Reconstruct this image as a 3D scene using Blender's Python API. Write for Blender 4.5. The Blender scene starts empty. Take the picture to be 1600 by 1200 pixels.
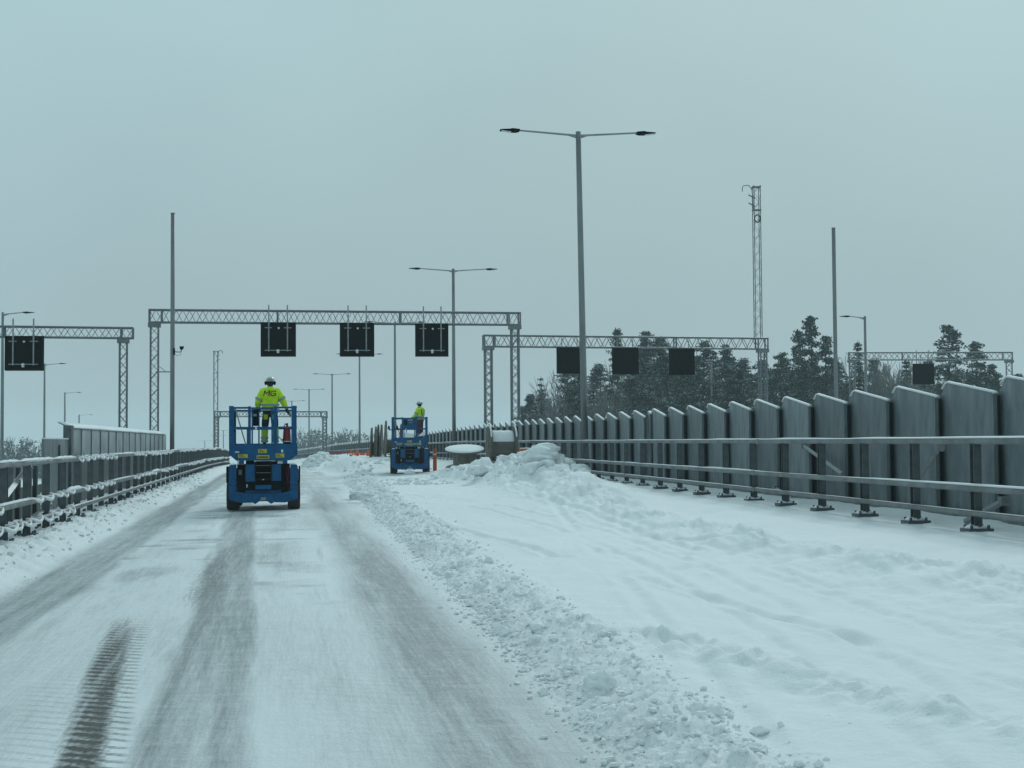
import bpy, math, random
import numpy as np
from mathutils import Vector, Matrix
random.seed(7); RNG = np.random.default_rng(11)
SC = bpy.context.scene; COL = SC.collection; R = math.radians

# ------------------------------------------------------------------ camera
F = 2219.0; CAMZ = 1.65
th = math.atan(89 / F); ro = 0.0065
right0 = Vector((1, 0, 0)); fwd = Vector((0, math.cos(th), math.sin(th))); up0 = Vector((0, -math.sin(th), math.cos(th)))
rt = right0 * math.cos(ro) - up0 * math.sin(ro); upv = up0 * math.cos(ro) + right0 * math.sin(ro)
cd = bpy.data.cameras.new('camera'); cam = bpy.data.objects.new('camera', cd); COL.objects.link(cam)
cam.matrix_world = Matrix(((rt.x, upv.x, -fwd.x, 0), (rt.y, upv.y, -fwd.y, 0), (rt.z, upv.z, -fwd.z, CAMZ), (0, 0, 0, 1)))
cd.sensor_width = 36; cd.lens = F / 1600 * 36; cd.clip_start = 0.1; cd.clip_end = 4000
SC.camera = cam
def at(px, py, Y):
    "world point that stands Y metres ahead on the line of sight of photo pixel px,py"
    d = rt * ((px - 800) / F) + upv * ((600 - py) / F) + fwd
    return Vector((0, 0, CAMZ)) + d * (Y / d.y)
def zat(px, py, Y): return at(px, py, Y).z
def xat(px, Y): return at(px, 690, Y).x

# ------------------------------------------------------------------ light
w = bpy.data.worlds.new('World'); SC.world = w; w.use_nodes = True
nt = w.node_tree; nt.nodes.clear()
out = nt.nodes.new('ShaderNodeOutputWorld'); bg = nt.nodes.new('ShaderNodeBackground')
sky = nt.nodes.new('ShaderNodeTexSky'); sky.sky_type = 'NISHITA'; sky.sun_disc = False
sky.sun_elevation = R(30); sky.sun_rotation = R(12); sky.air_density = 2; sky.dust_density = 6
tc = nt.nodes.new('ShaderNodeTexCoord'); sp = nt.nodes.new('ShaderNodeSeparateXYZ')
nt.links.new(tc.outputs['Generated'], sp.inputs[0])
cr = nt.nodes.new('ShaderNodeValToRGB'); nt.links.new(sp.outputs['Z'], cr.inputs[0])
e = cr.color_ramp.elements
SKYK = 10.0
def kcol(c, k=SKYK): return (c[0] * k, c[1] * k, c[2] * k, 1)
e[0].position = 0.0; e[0].color = kcol((0.34, 0.457, 0.487))
e[1].position = 1.0; e[1].color = kcol((0.375, 0.565, 0.615))
m1 = e.new(0.10); m1.color = kcol((0.333, 0.468, 0.503))
m2 = e.new(0.28); m2.color = kcol((0.365, 0.533, 0.572))
nz = nt.nodes.new('ShaderNodeTexNoise'); nz.inputs['Scale'].default_value = 2.2; nz.inputs['Detail'].default_value = 3
nt.links.new(tc.outputs['Generated'], nz.inputs['Vector'])
nm = nt.nodes.new('ShaderNodeMapRange'); nm.inputs[1].default_value = .3; nm.inputs[2].default_value = .7; nm.inputs[3].default_value = .93; nm.inputs[4].default_value = 1.07
nt.links.new(nz.outputs[0], nm.inputs[0])
mu = nt.nodes.new('ShaderNodeVectorMath'); mu.operation = 'SCALE'; nt.links.new(cr.outputs[0], mu.inputs[0]); nt.links.new(nm.outputs[0], mu.inputs['Scale'])
mx = nt.nodes.new('ShaderNodeMix'); mx.data_type = 'RGBA'; mx.inputs[0].default_value = 0.988
nt.links.new(sky.outputs[0], mx.inputs[6]); nt.links.new(mu.outputs[0], mx.inputs[7])
nt.links.new(mx.outputs[2], bg.inputs[0]); bg.inputs[1].default_value = 0.1
nt.links.new(bg.outputs[0], out.inputs[0])
sd = bpy.data.lights.new('sun', 'SUN'); sd.energy = 1.0; sd.angle = R(11); sd.color = (0.86, 0.98, 1.0)
so = bpy.data.objects.new('sun', sd); COL.objects.link(so); so.rotation_euler = (R(-60), 0, R(-12)); so.location = (0, 0, 40)
vs = SC.view_settings; vs.view_transform = 'Standard'; vs.look = 'None'; vs.exposure = 0.08; vs.gamma = 1
SC.cycles.use_denoising = True
SC.cycles.max_bounces = 6; SC.cycles.volume_bounces = 1; SC.cycles.transparent_max_bounces = 12

# ------------------------------------------------------------------ numpy noise
PERM = np.random.default_rng(3).permutation(4096)
def _h(ix, iy, s): return PERM[(PERM[(ix + s * 131) & 4095] + iy) & 4095] / 4095.0
def vnoise(x, y, s=0):
    x = np.asarray(x, float); y = np.asarray(y, float)
    ix = np.floor(x).astype(int); iy = np.floor(y).astype(int); fx = x - ix; fy = y - iy
    fx = fx * fx * fx * (fx * (fx * 6 - 15) + 10); fy = fy * fy * fy * (fy * (fy * 6 - 15) + 10)
    a = _h(ix, iy, s); b = _h(ix + 1, iy, s); c = _h(ix, iy + 1, s); d = _h(ix + 1, iy + 1, s)
    return (a + (b - a) * fx) * (1 - fy) + (c + (d - c) * fx) * fy
def fbm(x, y, o=4, s=0, g=.5):
    r = 0; a = 1; t = 0
    for k in range(o):
        r = r + a * vnoise(np.asarray(x) * 2 ** k * 1.03 + 17.3 * k, np.asarray(y) * 2 ** k * 1.03 + 9.1 * k, s + k); t += a; a *= g
    return r / t * 2 - 1
def ss(a, b, x): t = np.clip((np.asarray(x, float) - a) / (b - a), 0, 1); return t * t * (3 - 2 * t)

# ------------------------------------------------------------------ the bridge deck's plan and level
def XR(z): z = np.asarray(z, float); d = np.maximum(z - 17.75, 0); return 6.4 - .128 * (z - 17.75) - .00028 * d * d
def XL(z): z = np.asarray(z, float); return np.where(z < 102, -(4.25 + .163 * z), XR(z) - 14.51)
DZ = [(0, 0), (80, 0), (100, -.1), (138, -.55), (196, -1.2), (246, -2.1), (300, -3.3), (400, -6), (700, -15)]
def drop(z): return np.interp(z, [a for a, b in DZ], [b for a, b in DZ])
def ZR(z): return CAMZ - 1.24 + drop(z)
def ZL(z): return CAMZ - 1.52 + drop(z)
def head(fn, z):
    return math.atan2(-(float(fn(z + .5)) - float(fn(z - .5))), 1.0)       # rotation about Z
def ground(X, Y, fine=True):
    X = np.asarray(X, float); Y = np.asarray(Y, float)
    l = X - XL(Y); W = XR(Y) - XL(Y); q = l / W
    h = ZL(Y) + (ZR(Y) - ZL(Y)) * np.clip(q, -.1, 1.1) - .30
    # bank along the left rail
    wob = fbm(Y * .9, l * .3, 3, 5) * .22
    b = 1 - ss(.15, 1.0 + wob, l)
    h = h + b * (.30 + .07 * fbm(X * 3, Y * 3, 4, 9)) + (b * (1 - b) * .3 + b * .05) * np.abs(fbm(X * 6, Y * 5, 4, 12, .6))
    # unploughed snow on the right
    sh = .018 * (Y - 10)
    wl = 6.06 + sh + .16 * fbm(Y * .8, Y * 0, 3, 21); wr = wl + .64 + .2 * fbm(Y * .5, Y * 0 + 4, 3, 22) + .011 * Y
    lay = ss(wl + .2, wr, l)
    h = h + lay * (.11 + .19 * ss(wr + 4, W - .3, l)) + lay * .035 * fbm(X * .8, Y * .45, 3, 31) + lay * .018 * fbm(X * 3, Y * 1.3, 4, 33)
    h = h - .02 * ss(W - 1.0, W - .85, l) * (1 - ss(W - .1, W + .5, l))
    # ploughed rubble row
    m = ss(wl - .02, wl + .3, l) * (1 - ss(wr - .3, wr + .12, l))
    rough = np.abs(fbm(X * 6, Y * 6, 4, 41, .6)) * .10 + np.maximum(fbm(X * 2.2, Y * 2.2, 2, 43), 0) * .07
    h = h + m * (.01 + .03 * (1 - ss(10, 60, Y)) + rough) * (.75 + .6 * fbm(Y * .6, l, 2, 49))
    if fine: h = h + m * .07 * np.abs(fbm(X * 15, Y * 15, 3, 47, .7))
    # second softer ridge
    rc = 10.95 + .25 * fbm(Y * .3, Y * 0 + 2, 2, 51) + 1.2 * ss(26, 42, Y)
    ra = .20 + .25 * ss(22, 40, Y)
    rw = .55 + .5 * ss(22, 40, Y)
    m2 = np.exp(-((l - rc) / rw) ** 2) * (1 - ss(60, 70, Y))
    h = h + m2 * ra * (.9 + .8 * fbm(X * 2.0, Y * .9, 4, 53)) + m2 * .15 * np.maximum(fbm(X * 4.2, Y * 1.8, 5, 55, .65), -.06)
    h = h + np.exp(-((l - rc + 1.0) / .5) ** 2) * .05 * fbm(X * 3.5, Y * 1.6, 4, 56) * lay
    # low drift between (third, nearest the viewer on the right)
    m3 = np.exp(-((l - (8.1 - .25 * (Y - 7.4)) ) / .30) ** 2) * ss(5, 8.5, Y) * (1 - ss(10.5, 13, Y))
    h = h + m3 * (.07 + .13 * fbm(X * 5, Y * 4, 4, 57))
    # one curved turning track and boot-broken line
    cx = 9.9 + 2.3 * (1 - ss(11, 24, Y)); h = h - lay * .035 * np.exp(-((l - cx) / .07) ** 2) * ss(10, 11, Y) * (1 - ss(22, 24, Y)) * (.4 + vnoise(X * 6, Y * 3, 68))
    for yc, k_ in ((19.5, .5), (16.2, .9)):
        c = yc + k_ * np.sin((l - 8) * .7) ; h = h - lay * .03 * np.exp(-((Y - c) / .16) ** 2) * ss(7.6, 8.2, l) * (1 - ss(10.6, 11.2, l)) * (.4 + vnoise(X * 3, Y * 3, 69))
    # tyre ruts in the loose snow
    for c0, c1, c2, dp in ((8.92, -.085, 0.0, .045), (9.75, .022, .0008, .03), (6.87, .147, .0, .03), (7.6, .16, -.0045, .03), (8.2, .16, -.0045, .03), (9.3, .05, 0, .03)):
        c = c0 + c1 * (Y - 8) + c2 * (Y - 8) ** 2
        h = h - .85 * lay * dp * (np.exp(-((l - c) / .065) ** 2) - .4 * np.exp(-((np.abs(l - c) - .14) / .05) ** 2)) * (.6 + .8 * vnoise(X * 5, Y * 4, 62)) * ss(.12, .4, vnoise(Y * .4, Y * 0 + c0, 61)) * (1 - ss(35, 45, Y))
    # the heap by the cable drums
    dx = (l - 12.8) / 2.25; dy = (Y - 49.5) / 6.5
    r = np.sqrt(dx * dx + dy * dy); mp = 1 - ss(.12, 1.05, r)
    mp = mp * (.50 + .52 * ss(12.1, 13.5, l))
    h = h + mp * (.52 + .24 * fbm(X * 1.4, Y * .9, 3, 63) + .36 * np.abs(fbm(X * 3.3, Y * 2.5, 4, 64)))
    dx = (l - 11.1) / 1.5; dy = (Y - 54.3) / 2.2; r = np.sqrt(dx * dx + dy * dy); h = h + (1 - ss(.2, 1.0, r)) * (.36 + .2 * fbm(X * 3, Y * 2, 3, 65))
    dx = (l - 9.3) / 2.6; dy = (Y - 55) / 4.5; r = np.sqrt(dx * dx + dy * dy); mp = 1 - ss(.0, 1.0, r)
    h = h + mp * (.06 + .22 * np.abs(fbm(X * 2, Y * 1.6, 4, 66)))
    # snow-filled closed lanes beyond the second lift
    edge = 7.2 + .012 * (Y - 76) + .5 * fbm(Y * .2, Y * 0, 2, 71)
    mf = ss(edge - .6, edge + 1.0, l) * ss(73 + .35 * (l - 7), 79 + .5 * (l - 7), Y) * (1 - .5 * ss(125, 160, Y))
    mf = mf * (1 - .75 * ss(11.5, 13.5, l))
    h = h + mf * (.62 + .13 * fbm(X * .9, Y * .6, 4, 73)) + mf * (1 - mf) * .35 * fbm(X * 2, Y * 2, 3, 75)
    dx = (l - 6.9) / 1.5; dy = (Y - 101) / 5; r = np.sqrt(dx * dx + dy * dy); mp = 1 - ss(.05, 1.0, r)
    h = h + mp * (.95 + .3 * fbm(X * 1.8, Y * 1.2, 4, 77))
    # fine skin
    if fine: h = h + .006 * fbm(X * 4, Y * 3, 3, 81) * (.3 + lay)
    return h
def gz(x, y): return float(ground(x, y, False))

# ------------------------------------------------------------------ materials
def mat(name, col=(.5, .5, .5), rough=.6, metal=0, var=.15, vs=4.0, bump=0, bs=30.0, col2=None, stretch=(1, 1, 1), spec=.4, coords='Object', emis=None):
    m = bpy.data.materials.new(name); m.use_nodes = True; t = m.node_tree; b = t.nodes['Principled BSDF']
    b.inputs['Roughness'].default_value = rough; b.inputs['Metallic'].default_value = metal; b.inputs['Specular IOR Level'].default_value = spec
    c = t.nodes.new('ShaderNodeTexCoord'); mp = t.nodes.new('ShaderNodeMapping'); mp.inputs['Scale'].default_value = stretch
    t.links.new(c.outputs[coords], mp.inputs[0])
    n = t.nodes.new('ShaderNodeTexNoise'); n.inputs['Scale'].default_value = vs; n.inputs['Detail'].default_value = 6; n.inputs['Roughness'].default_value = .6
    t.links.new(mp.outputs[0], n.inputs['Vector'])
    rr = t.nodes.new('ShaderNodeValToRGB'); t.links.new(n.outputs[0], rr.inputs[0])
    c2 = col2 if col2 else tuple(min(1, x * (1 + var)) for x in col)
    c1 = col if col2 else tuple(x * (1 - var) for x in col)
    rr.color_ramp.elements[0].position = .33; rr.color_ramp.elements[1].position = .67
    rr.color_ramp.elements[0].color = (*c1, 1); rr.color_ramp.elements[1].color = (*c2, 1)
    t.links.new(rr.outputs[0], b.inputs['Base Color'])
    if bump:
        n2 = t.nodes.new('ShaderNodeTexNoise'); n2.inputs['Scale'].default_value = bs; n2.inputs['Detail'].default_value = 5
        t.links.new(mp.outputs[0], n2.inputs['Vector'])
        bn = t.nodes.new('ShaderNodeBump'); bn.inputs['Strength'].default_value = bump; bn.inputs['Distance'].default_value = .02
        t.links.new(n2.outputs[0], bn.inputs['Height']); t.links.new(bn.outputs[0], b.inputs['Normal'])
    return m
M = {}
M['steel'] = mat('galvanised_steel', (.19, .205, .21), .5, .35, vs=7, col2=(.30, .315, .32), bump=.15, bs=60)
M['rail'] = mat('weathered_rail_steel', (.13, .14, .14), .6, .15, vs=2.0, col2=(.24, .25, .25), bump=.15, bs=40)
M['darksteel'] = mat('dark_post_steel', (.06, .07, .075), .5, .2, vs=5, col2=(.12, .135, .14), bump=.1)
M['leftboard'] = mat('dark_board', (.03, .036, .038), .6, .1, vs=3)
M['panel'] = mat('barrier_sheet_steel', (.10, .124, .134), .5, .15, vs=2.6, col2=(.20, .232, .243), bump=.12, bs=25, stretch=(1.4, 1.4, .55))
_t = M['panel'].node_tree; _b = _t.nodes['Principled BSDF']; _old = _b.inputs['Base Color'].links[0].from_socket
_oi = _t.nodes.new('ShaderNodeObjectInfo'); _mr = _t.nodes.new('ShaderNodeMapRange'); _mr.inputs[3].default_value = .80; _mr.inputs[4].default_value = 1.22; _t.links.new(_oi.outputs['Random'], _mr.inputs[0])
_vm = _t.nodes.new('ShaderNodeVectorMath'); _vm.operation = 'SCALE'; _t.links.new(_old, _vm.inputs[0]); _t.links.new(_mr.outputs[0], _vm.inputs['Scale']); _t.links.new(_vm.outputs[0], _b.inputs['Base Color'])
M['panelshade'] = mat('barrier_sheet_shaded', (.085, .10, .105), .6, .1, vs=3)  # darker copy of the sheet steel: shade on the returns put into colour
M['pole'] = mat('galvanised_pole', (.15, .16, .16), .5, .3, vs=3, col2=(.22, .235, .235), stretch=(1, 1, .2))
M['lattice'] = mat('lattice_steel', (.15, .165, .17), .5, .2, vs=3)
M['black'] = mat('sign_black', (.0012, .002, .003), .7, vs=3, spec=.03, var=.4)
M['rubber'] = mat('tyre_rubber', (.012, .012, .012), .9, vs=12, col2=(.03, .03, .028), bump=.4)
M['blue'] = mat('lift_blue_paint', (.002, .055, .150), .5, vs=4, col2=(.004, .098, .238), bump=.08, spec=.2)
M['bluedark'] = mat('lift_black_steel', (.003, .007, .011), .8, vs=6, var=.4, spec=.15)
M['yellow'] = mat('yellow_sticker', (.50, .42, .03), .5, vs=20)
M['ink'] = mat('black_ink', (.01, .01, .01), .6)
M['white'] = mat('white_plastic', (.62, .64, .63), .5, vs=9)
M['grey'] = mat('grey_plastic', (.22, .23, .23), .5)
M['red'] = mat('red_enamel', (.17, .008, .012), .35)
M['orange'] = mat('orange_plastic', (.62, .10, .02), .5, vs=6)
M['amber'] = mat('amber_plastic', (.5, .2, .02), .5, vs=6)
M['hivis'] = mat('hi_vis_yellow', (.44, .68, .006), .8, vs=10, col2=(.56, .86, .012), bump=.6, bs=14)
M['hivisdull'] = mat('hi_vis_trouser', (.30, .48, .02), .8, vs=10, bump=.4, bs=14)
M['navy'] = mat('navy_cloth', (.008, .010, .018), .85, vs=10, bump=.4, bs=16)
M['reflect'] = mat('reflective_tape', (.24, .28, .27), .35, vs=15)
M['logo'] = mat('logo_red', (.10, .008, .02), .6)
M['skin'] = mat('skin', (.42, .26, .19), .6)
M['helmet'] = mat('helmet_white', (.42, .44, .42), .35, vs=6)
M['maroon'] = mat('brown_trouser', (.09, .03, .03), .85)
M['wood'] = mat('weathered_wood', (.075, .07, .06), .85, vs=5, col2=(.17, .16, .14), bump=.5, bs=20, stretch=(1, 1, .25))
M['wooddark'] = mat('wet_wood', (.10, .092, .08), .85, vs=5, col2=(.19, .175, .15), bump=.5, stretch=(.25, 1, 1))
M['bark'] = mat('bark', (.035, .032, .028), .9, vs=6, col2=(.08, .072, .065))
M['concrete'] = mat('concrete', (.22, .22, .21), .85, vs=3)
M['board'] = mat('painted_board', (.12, .14, .12), .8, vs=3)

def snow_mat(name, c1=(.80, .81, .82), c2=(.72, .74, .75), bs=18.0, bump=.5, sc=1.5, dirt=0):
    m = mat(name, c1, .7, vs=sc, col2=c2, bump=bump, bs=bs, spec=.25)
    if dirt:
        t = m.node_tree; b = t.nodes['Principled BSDF']; old = b.inputs['Base Color'].links[0].from_socket
        n = t.nodes.new('ShaderNodeTexNoise'); n.inputs['Scale'].default_value = 3.5; n.inputs['Detail'].default_value = 9; n.inputs['Roughness'].default_value = .75
        c = t.nodes.new('ShaderNodeTexCoord'); t.links.new(c.outputs['Object'], n.inputs['Vector'])
        mr = t.nodes.new('ShaderNodeMapRange'); mr.inputs[1].default_value = .52; mr.inputs[2].default_value = .75; mr.inputs[3].default_value = 0; mr.inputs[4].default_value = dirt
        t.links.new(n.outputs[0], mr.inputs[0]); x = t.nodes.new('ShaderNodeMix'); x.data_type = 'RGBA'
        t.links.new(mr.outputs[0], x.inputs[0]); t.links.new(old, x.inputs[6]); x.inputs[7].default_value = (.22, .20, .15, 1)
        t.links.new(x.outputs[2], b.inputs['Base Color'])
    return m
M['snow'] = snow_mat('snow')
M['snowdirt'] = snow_mat('ploughed_snow', (.84, .85, .85), (.78, .79, .78), 25, .6, 4, .30)
M['snowlump'] = snow_mat('lump_snow', (.84, .85, .86), (.79, .80, .81), 25, .5, 4, .16)

def foliage(name, c1, c2, snow=.55):
    m = mat(name, c1, .8, vs=.8, col2=c2); t = m.node_tree; b = t.nodes['Principled BSDF']
    old = b.inputs['Base Color'].links[0].from_socket
    g = t.nodes.new('ShaderNodeNewGeometry'); s = t.nodes.new('ShaderNodeSeparateXYZ'); t.links.new(g.outputs['Normal'], s.inputs[0])
    a = t.nodes.new('ShaderNodeMath'); a.operation = 'ABSOLUTE'; t.links.new(s.outputs['Z'], a.inputs[0])
    n = t.nodes.new('ShaderNodeTexNoise'); n.inputs['Scale'].default_value = 1.1; n.inputs['Detail'].default_value = 4
    c = t.nodes.new('ShaderNodeTexCoord'); t.links.new(c.outputs['Object'], n.inputs['Vector'])
    ad = t.nodes.new('ShaderNodeMath'); ad.operation = 'MULTIPLY'; t.links.new(a.outputs[0], ad.inputs[0]); t.links.new(n.outputs[0], ad.inputs[1])
    mr = t.nodes.new('ShaderNodeMapRange'); mr.inputs[1].default_value = .34; mr.inputs[2].default_value = .56; mr.inputs[4].default_value = snow
    t.links.new(ad.outputs[0], mr.inputs[0]); x = t.nodes.new('ShaderNodeMix'); x.data_type = 'RGBA'
    t.links.new(mr.outputs[0], x.inputs[0]); t.links.new(old, x.inputs[6]); x.inputs[7].default_value = (.62, .66, .66, 1)
    t.links.new(x.outputs[2], b.inputs['Base Color']); return m
M['pine'] = foliage('snowy_pine_needles', (.024, .042, .031), (.055, .078, .060), .85)
M['spruce'] = foliage('snowy_spruce_needles', (.020, .036, .029), (.046, .066, .054), .8)
M['twig'] = mat('frosted_twigs', (.10, .095, .085), .9, vs=1.0, col2=(.24, .24, .23))

def glass_mat():
    m = mat('frosted_screen', (.17, .20, .21), .25, vs=.9, col2=(.38, .43, .44), spec=.5, coords='Object')
    b = m.node_tree.nodes['Principled BSDF']; b.inputs['Alpha'].default_value = .72
    return m
M['glass'] = glass_mat()

# ------------------------------------------------------------------ mesh builder
class MB:
    def __init__(s): s.v = []; s.f = []; s.m = []; s.n = 0
    def add(s, vs, fs, mi=0):
        s.v.append(np.asarray(vs, float).reshape(-1, 3)); 
        for f in fs: s.f.append(tuple(i + s.n for i in f)); s.m.append(mi)
        s.n += len(s.v[-1]); return s
    def box(s, c, d, rz=0, mi=0, rx=0, ry=0):
        x, y, z = d[0] / 2, d[1] / 2, d[2] / 2
        v = [(-x, -y, -z), (x, -y, -z), (x, y, -z), (-x, y, -z), (-x, -y, z), (x, -y, z), (x, y, z), (-x, y, z)]
        if rz or rx or ry:
            Q = Matrix.Rotation(rz, 3, 'Z') @ Matrix.Rotation(ry, 3, 'Y') @ Matrix.Rotation(rx, 3, 'X'); v = [tuple(Q @ Vector(p)) for p in v]
        v = [(p[0] + c[0], p[1] + c[1], p[2] + c[2]) for p in v]
        return s.add(v, [(0, 3, 2, 1), (4, 5, 6, 7), (0, 1, 5, 4), (1, 2, 6, 5), (2, 3, 7, 6), (3, 0, 4, 7)], mi)
    def bx(s, x0, x1, y0, y1, z0, z1, mi=0): return s.box(((x0 + x1) / 2, (y0 + y1) / 2, (z0 + z1) / 2), (x1 - x0, y1 - y0, z1 - z0), 0, mi)
    def tube(s, p, q, r, n=8, r2=None, mi=0, cap=True):
        p = Vector(p); q = Vector(q); d = q - p
        if d.length < 1e-6: return s
        d.normalize(); a = d.orthogonal().normalized(); b = d.cross(a); r2 = r if r2 is None else r2; v = []
        for pt, rr in ((p, r), (q, r2)):
            for i in range(n):
                t = 2 * math.pi * i / n + math.pi / n; v.append(tuple(pt + (a * math.cos(t) + b * math.sin(t)) * rr))
        f = [(i, (i + 1) % n, n + (i + 1) % n, n + i) for i in range(n)]
        if cap: f += [tuple(range(n - 1, -1, -1)), tuple(range(n, 2 * n))]
        return s.add(v, f, mi)
    def path(s, pts, rad, n=8, mi=0, flat=1.0):
        pts = [Vector(p) for p in pts]; k = len(pts); v = []
        rad = rad if hasattr(rad, '__len__') else [rad] * k
        for i in range(k):
            d = (pts[min(i + 1, k - 1)] - pts[max(i - 1, 0)]).normalized()
            a = Vector((0, 0, 1)).cross(d)
            a = a.normalized() if a.length > 1e-3 else Vector((1, 0, 0)); b = d.cross(a)
            for j in range(n):
                t = 2 * math.pi * j / n; v.append(tuple(pts[i] + (a * math.cos(t) + b * math.sin(t) * flat) * rad[i]))
        f = [(i * n + j, i * n + (j + 1) % n, (i + 1) * n + (j + 1) % n, (i + 1) * n + j) for i in range(k - 1) for j in range(n)]
        f += [tuple(range(n - 1, -1, -1)), tuple(range((k - 1) * n, k * n))]
        return s.add(v, f, mi)
    def sweep(s, pts, prof, mi=0):
        "profile (side, up) swept along pts, closed section"
        pts = [Vector(p) for p in pts]; k = len(pts); v = []
        for i in range(k):
            d = pts[min(i + 1, k - 1)] - pts[max(i - 1, 0)]; a = Vector((d.y, -d.x, 0)).normalized()
            pr = prof(i) if callable(prof) else prof; n = len(pr)
            for (x, z) in pr: v.append(tuple(pts[i] + a * x + Vector((0, 0, z))))
        f = [(i * n + j, i * n + (j + 1) % n, (i + 1) * n + (j + 1) % n, (i + 1) * n + j) for i in range(k - 1) for j in range(n)]
        f += [tuple(range(n - 1, -1, -1)), tuple(range((k - 1) * n, k * n))]
        return s.add(v, f, mi)
    def prism(s, pts, y0, y1, mi=0, plane='xz'):
        n = len(pts)
        if plane == 'xz': v = [(a, y0, b) for a, b in pts] + [(a, y1, b) for a, b in pts]
        elif plane == 'yz': v = [(y0, a, b) for a, b in pts] + [(y1, a, b) for a, b in pts]
        else: v = [(a, b, y0) for a, b in pts] + [(a, b, y1) for a, b in pts]
        return s.add(v, [tuple(range(n)), tuple(range(2 * n - 1, n - 1, -1))] + [(i, n + i, n + (i + 1) % n, (i + 1) % n) for i in range(n)], mi)
    def ell(s, c, r, n=12, k=8, z0=-1.0, mi=0, jit=0):
        v = []; 
        for i in range(k + 1):
            zz = z0 + (1 - z0) * i / k; a = math.asin(max(-1, min(1, zz)))
            for j in range(n):
                t = 2 * math.pi * j / n; q = 1 + (random.random() - .5) * jit
                v.append((c[0] + r[0] * math.cos(a) * math.cos(t) * q, c[1] + r[1] * math.cos(a) * math.sin(t) * q, c[2] + r[2] * zz * q))
        f = [(i * n + j, i * n + (j + 1) % n, (i + 1) * n + (j + 1) % n, (i + 1) * n + j) for i in range(k) for j in range(n)]
        f += [tuple(range(n - 1, -1, -1)), tuple(range(k * n, (k + 1) * n))]
        return s.add(v, f, mi)
    def mesh(s, name, mats, smooth=False):
        me = bpy.data.meshes.new(name); V = np.concatenate(s.v) if s.v else np.zeros((0, 3))
        me.from_pydata(V.tolist(), [], s.f); 
        for m in (mats if isinstance(mats, (list, tuple)) else [mats]): me.materials.append(m)
        if isinstance(mats, (list, tuple)) and len(mats) > 1: me.polygons.foreach_set('material_index', s.m)
        if smooth: me.polygons.foreach_set('use_smooth', [True] * len(me.polygons))
        me.update(); return me
    def build(s, name, mats, parent=None, smooth=False, bev=0, loc=None):
        o = bpy.data.objects.new(name, s.mesh(name, mats, smooth)); COL.objects.link(o)
        if parent: o.parent = parent
        if loc is not None: o.location = loc
        if bev:
            b = o.modifiers.new('bevel', 'BEVEL'); b.width = bev; b.segments = 2; b.limit_method = 'ANGLE'
        return o
def empty(name, loc=(0, 0, 0), rz=0, parent=None):
    o = bpy.data.objects.new(name, None); COL.objects.link(o); o.location = loc; o.rotation_euler = (0, 0, rz); o.empty_display_size = .2
    if parent: o.parent = parent
    return o
def tag(o, label=None, cat=None, group=None, kind=None):
    if label: o['label'] = label
    if cat: o['category'] = cat
    if group: o['group'] = group
    if kind: o['kind'] = kind
    return o
def inst(name, mesh, parent=None, loc=(0, 0, 0), rz=0, scale=None):
    o = bpy.data.objects.new(name, mesh); COL.objects.link(o); o.location = loc; o.rotation_euler = (0, 0, rz)
    if parent: o.parent = parent
    if scale: o.scale = scale
    return o
def dup(o, parent=None):
    c = o.copy(); COL.objects.link(c); c.parent = parent
    for ch in list(KIDS(o)): dup(ch, c)
    return c
def KIDS(o): return [x for x in COL.objects if x.parent == o]
ORD = ['first', 'second', 'third', 'fourth', 'fifth', 'sixth', 'seventh', 'eighth', 'ninth', 'tenth', 'eleventh', 'twelfth', 'thirteenth', 'fourteenth', 'fifteenth', 'sixteenth', 'seventeenth', 'eighteenth', 'nineteenth', 'twentieth']
TENS = {2: 'twenty', 3: 'thirty', 4: 'forty', 5: 'fifty', 6: 'sixty', 7: 'seventy', 8: 'eighty', 9: 'ninety'}
TTH = {3: 'thirtieth', 4: 'fortieth', 5: 'fiftieth', 6: 'sixtieth', 7: 'seventieth', 8: 'eightieth', 9: 'ninetieth'}
def ordw(i):
    if i < 20: return ORD[i]
    n = i + 1
    return TTH[n // 10] if n % 10 == 0 else TENS[n // 10] + '-' + ORD[n % 10 - 1]
HAZE = 0.0005

# ================================================================== setting
# --- terrain below the bridge
def grid_mesh(name, Vx, Vy, Vz, mats):
    r, c = Vx.shape; me = bpy.data.meshes.new(name)
    V = np.stack([Vx, Vy, Vz], -1).reshape(-1, 3)
    i = np.arange(r * c).reshape(r, c); q = np.stack([i[:-1, :-1], i[:-1, 1:], i[1:, 1:], i[1:, :-1]], -1).reshape(-1, 4)
    me.vertices.add(len(V)); me.vertices.foreach_set('co', V.ravel())
    me.loops.add(q.size); me.loops.foreach_set('vertex_index', q.ravel())
    me.polygons.add(len(q)); me.polygons.foreach_set('loop_start', np.arange(0, q.size, 4)); me.polygons.foreach_set('loop_total', np.full(len(q), 4))
    me.update(calc_edges=True); me.polygons.foreach_set('use_smooth', np.ones(len(q), bool))
    for m in mats: me.materials.append(m)
    return me
gx = np.linspace(-900, 900, 181); gy = np.linspace(-300, 1300, 161); GX, GY = np.meshgrid(gx, gy)
GZ = -4.6 + .5 * fbm(GX * .02, GY * .02, 3, 91)
o = inst('ground', grid_mesh('ground', GX, GY, GZ, [M['snow']])); tag(o, kind='structure')

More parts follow.
